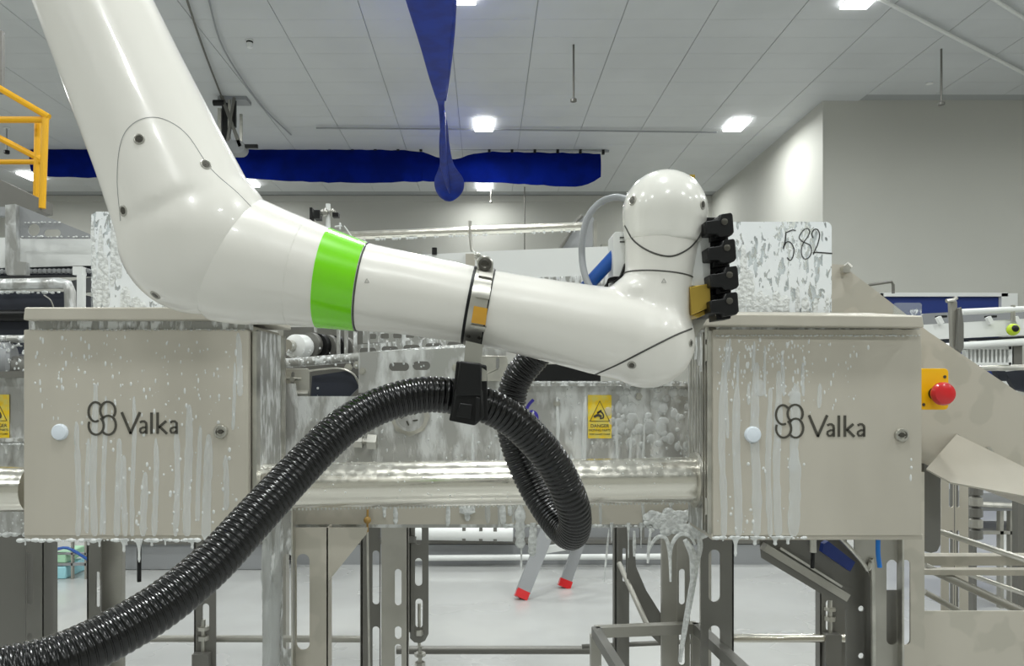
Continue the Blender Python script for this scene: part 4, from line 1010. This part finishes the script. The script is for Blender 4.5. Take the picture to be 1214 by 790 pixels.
# slatted grille: each bar is a piece
g = MB().pbox(1145,411,1199,414.5,YB2-.03,.03).pbox(1145,430,1199,433,YB2-.03,.03).pbox(1145,411,1148,433,YB2-.03,.03).pbox(1196,411,1200,433,YB2-.03,.03).build('grille_frame', M['white'], t)
for k in range(10): MB().pbox(1151.6+5*k-1.2,414,1151.6+5*k+.8,430.5,YB2-.028,.02).build('slat', M['white'], g)
MB().pbox(1146,412,1199,432,YB2+.03,.01).build('grille_back', M['black'], t)
MB().tube([P(1160,437,YB2-.1), P(1330,433,YB2-.1)], .014, 10).build('rail', M['steel'], t)
MB().pbox(1202,408,1212,433,YB2-.03,.05).build('end_block', M['dark'], t)
for x in (1150, 1290): MB().box(P(x,0,YB2).x, P(x+8,0,YB2).x, YB2, YB2+.06, 0, P(0,404,YB2).z).build('leg', M['post'], t)
MB().plate([(1192,441),(1240,436),(1240,470),(1204,462)], (), YB2-.05, .03).plate([(1180,440),(1192,440),(1196,452),(1186,452)], (), YB2-.06, .03).build('drive_cover', M['navy'], t)
MB().sphere(P(1201,391,YB2-.06), .028, 14, 10).build('lime_knob', M['lime'], t)
MB().sphere(P(1203,390,YB2-.075), .018, 12, 8).build('knob_core', M['black'], t)
MB().tube([P(1201,382,YB2-.02), P(1201,362,YB2-.02)], .01, 8).build('knob_stem', M['steel'], t)
t = thing('guide_arm', 'two upright grey steel guide blades in front of the right background conveyor', 'guide', (P(1135,0,2.9).x, 2.9, 0))
MB().box(P(1131,0,2.9).x, P(1137,0,2.9).x, 2.905, 2.925, 0, P(0,415,2.9).z).build('stem', M['dark'], t)
MB().plate([(1127,358),(1131,354),(1135,358),(1137,412),(1133,416),(1129,410)], (), 2.9, .02).build('blade', M['post'], t, bevel=.002)
MB().plate([(1137,366),(1140,364),(1143,385),(1143,412),(1139,420),(1135,414)], (), 2.88, .02).build('blade', M['dark'], t, bevel=.002)
MB().tube([P(1122,357,2.89), P(1130,356,2.89), P(1134,353,2.89)], .008, 8).build('clip', M['steel'], t)

# ---------------------------------------------------------------- left background conveyor
YV = 2.5
t = thing('belt_conveyor', 'white conveyor with foamed steel guard in the left background', 'conveyor', (P(40,0,YV).x, YV, 0))
MB().plate([(-160,283),(108,281),(108,315),(-160,322)], (), YV, .06).build('side_beam', M['white'], t)
MB().plate([(10,243),(18,242),(110,279),(110,283),(26,283),(10,276)], (slot(33,265,47,280), slot(52,272,72,281)), YV-.06, .004).build('side_guard', M['farg'], t)
MB().plate([(6,243),(18,242),(20,310),(31,311),(31,326),(8,326),(6,318)], (), YV-.08, .02).build('bracket', M['wet'], t)
MB().plate([(-160,318),(108,315),(108,325),(-160,330)], (), YV+.01, .06).build('belt', M['navy'], t)
mb = MB()
for k in range(34): mb.lathe([(.004,-.01),(.008,-.008),(.008,.008),(.004,.01)], P(-80+5.6*k,323-.05*k,YV-.005), (0,1,0), 8)
mb.build('chain_link', M['farg'], t, kind='stuff')
MB().tube([P(-160,341,YV-.15), P(70,336,YV-.15), P(80,338,YV-.15), P(83,346,YV-.15), P(84,390,YV-.15)], .017, 14).build('support_pipe', M['wet'], t)
MB().pbox(86,316,97,326,YV-.04,.03).pbox(91,326,98,390,YV-.04,.02).build('support', M['white'], t)
MB().plate([(-160,346),(84,346),(84,420),(-160,420)], (), YV, .2).build('belt_body', M['navy'], t)
MB().plate([(84,333),(112,328),(112,345),(84,348)], (), YV+.1, .02).build('cover', M['farg'], t)
MB().tube([P(-160,376,YV-.02), P(84,374,YV-.02)], .02, 12).build('roller', M['black'], t)
MB().tube([P(-160,404,YV-.2), P(40,402,YV-.2)], .012, 12).build('rail', M['foamsteel'], t)
MB().lathe([(.05,-.03),(.06,-.02),(.06,.02),(.05,.03)], P(4,429,YV-.2), (1,.3,0), 20).build('end_roller', M['farg'], t)
MB().lathe([(.02,-.03),(.035,-.02),(.035,.02),(.02,.03)], P(18,436,YV-.2), (1,.3,0), 16).build('roller_disc', M['dark'], t)
MB().tube(catmull([P(52,350,YV-.06), P(60,356,YV-.06), P(64,366,YV-.06)],4), .002, 6).build('loose_wire', M['steel'], t)
mb = MB(); edgefoam(mb, -40, 84, 347, YV-.02, 2.5, 6); edgefoam(mb, -40, 40, 410, YV-.2, 2.2, 5); edgefoam(mb, 20, 106, 281, YV-.065, 1.5, 6); edgefoam(mb, 30, 72, 264, YV-.065, 1.2, 5)
drops(mb, -20, 30, 405, 445, 50, YV-.24, .6, 2, 1.4, .8); mb.build('foam_drops', M['foam'], t, kind='stuff')
for x in (-120, 30): MB().box(P(x,0,YV).x, P(x+14,0,YV).x, YV+.08, YV+.12, 0, P(0,420,YV).z).build('leg', M['dark'], t)
MB().plate([(-160,238),(18,246),(18,256),(-160,252)], (), YV+.1, .03).build('upper_cover', M['farg'], t)

# ---------------------------------------------------------------- centre background: long white beam and rail
YW = 2.9
t = thing('long_beam', 'long white conveyor beam running behind the forearm and green band', 'conveyor', (P(600,0,YW).x, YW, 0))
MB().plate([(300,306),(520,301),(600,297),(727,292),(727,333),(600,334),(300,346)], (), YW, .18).build('beam', M['white'], t)
MB().pbox(552,301,563,336,YW-.02,.02).build('joint_cover', M['cab'], t)
MB().plate([(600,330),(727,326),(727,338),(600,340)], (), YW-.01, .02).build('chain', M['foamsteel'], t)
MB().tube([P(515,294,YW), P(515,302,YW)], .01, 8).build('stud', M['black'], t)
for x in (325, 838): MB().box(P(x,0,YW).x, P(x+10,0,YW).x, YW+.05, YW+.1, 0, P(0,332,YW).z).build('leg', M['post'], t)
t = thing('steel_rail', 'wet round steel rail above the white beam in the centre background', 'rail', P(560,290,YW+.1))
MB().tube([P(380,281,YW+.1), P(690,268.5,YW+.1)], .0175, 16).build('pipe', M['tube'], t)
MB().tube([P(557,262,YW+.06), P(557,275,YW+.06), P(559,296,YW+.06), P(563,302,YW+.06)], .006, 8).build('hook', M['steel'], t)
MB().pbox(704,262,708,330,YW+.08,.03).pbox(713,289,720,330,YW+.1,.03).build('end_post', M['steel'], t)
mb = MB()
for k in range(60):
    u = random.random(); mb.sphere(P(400+285*u, 283.5-12*u, YW+.09)-Vector((0,0,.008)), random.uniform(.003,.006), 6, 4)
mb.build('water_drops', M['dropm'], t, kind='stuff')
t = thing('belt_guard', 'grey slatted curved guard standing behind the grey cable loop', 'guard', P(690,300,YW+.25))
MB().plate([(664,297),(672,280),(684,262),(690,256),(704,258),(704,297)], (), YW+.22, .03).build('plate', M['farg'], t)
MB().tube([P(663,297,YW+.2), P(683,263,YW+.2), P(690,256,YW+.2)], .008, 8).build('edge_strip', M['dark'], t)
t = thing('sensor_post', 'thin white post with black clamps sticking up behind the forearm, left of green band', 'sensor', P(389,275,YW))
MB().tube([P(389,242,YW), P(389,300,YW)], .009, 10).build('post', M['white'], t)
MB().pbox(367,246,370,262,YW-.02,.04).pbox(372,249,379,259,YW-.02,.05).build('sensor_head', M['black'], t)
MB().tube([P(378,254,YW), P(401,254,YW)], .007, 8).sphere(P(385,252,YW-.01), .016, 10, 6).sphere(P(394,251,YW-.01), .012, 10, 6).build('cross_clamp', M['steel'], t)
MB().pbox(394,252,401,257,YW-.02,.03).build('knob', M['black'], t)
MB().tube([P(397,269,YW), P(405,268,YW), P(403,264,YW), P(403,272,YW)], .004, 6).tube([P(408,268,YW), P(418,282,YW)], .003, 6).build('wire', M['white'], t)

# ---------------------------------------------------------------- far machines standing on the floor
YF2 = 6.5
t = thing('far_conveyor', 'long low grey conveyor standing across the white floor behind the machine', 'conveyor', (P(560,0,YF2).x, YF2, 0))
xl, xr_ = P(345,0,YF2).x, P(980,0,YF2).x
MB().box(xl, xr_, YF2, YF2+.5, .0, P(0,646,YF2).z).build('plinth', M['farg'], t)
MB().box(xl, xr_, YF2-.01, YF2+.5, P(0,645,YF2).z, P(0,640,YF2).z).build('ledge', M['dark'], t)
MB().box(xl, xr_, YF2+.1, YF2+.4, P(0,640,YF2).z, P(0,600,YF2).z).build('side_panel', M['farg'], t)
MB().tube([P(486,632,YF2-.1), P(608,634,YF2-.1)], .06, 16).build('roller', M['white'], t)
MB().tube([P(490,662,YF2-.12), P(800,660,YF2-.12)], .025, 12).build('foot_rail', M['white'], t)
for x in (548, 568, 585, 660, 760): MB().pbox(x,626,x+4,642,YF2-.15,.08).build('clip', M['dark'], t)
t = thing('far_trolley', 'low trolley frame with pale green and blue crates far left under the cabinet', 'trolley', (P(75,0,6.0).x, 6.0, 0))
Y = 6.0
for x in (55, 84, 100, 118): MB().box(P(x,0,Y).x, P(x+2,0,Y).x, Y, Y+.03, 0, P(0,600,Y).z).build('upright', M['post'], t)
MB().pbox(50,668,122,671,Y,.03).build('shelf', M['farg'], t); MB().pbox(50,656,122,658,Y,.03).build('shelf', M['farg'], t)
M['mint'] = mat('crate_mint', s(170,215,180), .5); M['ice'] = mat('crate_ice', s(160,215,225), .5)
MB().pbox(62,656,78,668,Y,.3).build('green_crate', M['mint'], t, bevel=.01); MB().box(P(64,0,Y).x, P(78,0,Y).x, Y, Y+.3, .0, P(0,672,Y).z).build('blue_crate', M['ice'], t, bevel=.01)
MB().tube(catmull([P(48,640,Y), P(60,652,Y), P(80,650,Y), P(105,664,Y)],4), .012, 6).build('hose', M['bluepl'], t)
t = thing('far_housing', 'long grey low machine housing far behind the hose on the left', 'machine', (P(235,0,6.3).x, 6.3, 0))
MB().box(P(143,0,6.3).x, P(330,0,6.3).x, 6.3, 7.0, 0.0, 1.0).build('housing', M['farg'], t, bevel=.01)
MB().box(P(143,0,6.3).x, P(330,0,6.3).x, 6.27, 6.3, .22, .25).build('ledge', M['dark'], t)

# ladder foot with red shoes
YQ = 5.44
t = thing('step_ladder', 'aluminium step ladder with red feet behind the hose loop', 'ladder', (P(640,0,YQ).x, YQ+.2, 0))
def zp(px, py, Y): return P(px, py, Y)
fa = P(620,0,YQ); fa.z = .05; fb = P(671,0,5.75); fb.z = .05
ta = P(677,560,YQ+.35); tb = P(716,560,5.9)
MB().bar(fa, ta, .10, .05, (0,1,0)).build('stile', M['farg'], t); MB().bar(fb, tb, .08, .05, (0,1,0)).build('stile', M['farg'], t)
for p_, q_ in ((fa,ta),(fb,tb)):
    d_ = (q_-p_).normalized(); MB().bar(p_-d_*.05, p_+d_*.01, .095, .055, (0,1,0)).build('red_foot', M['red'], t, label='red plastic foot')
for u in (.33, .62, .9): MB().bar(fa.lerp(ta, u), fb.lerp(tb, u), .035, .05).build('rung', M['white'], t)
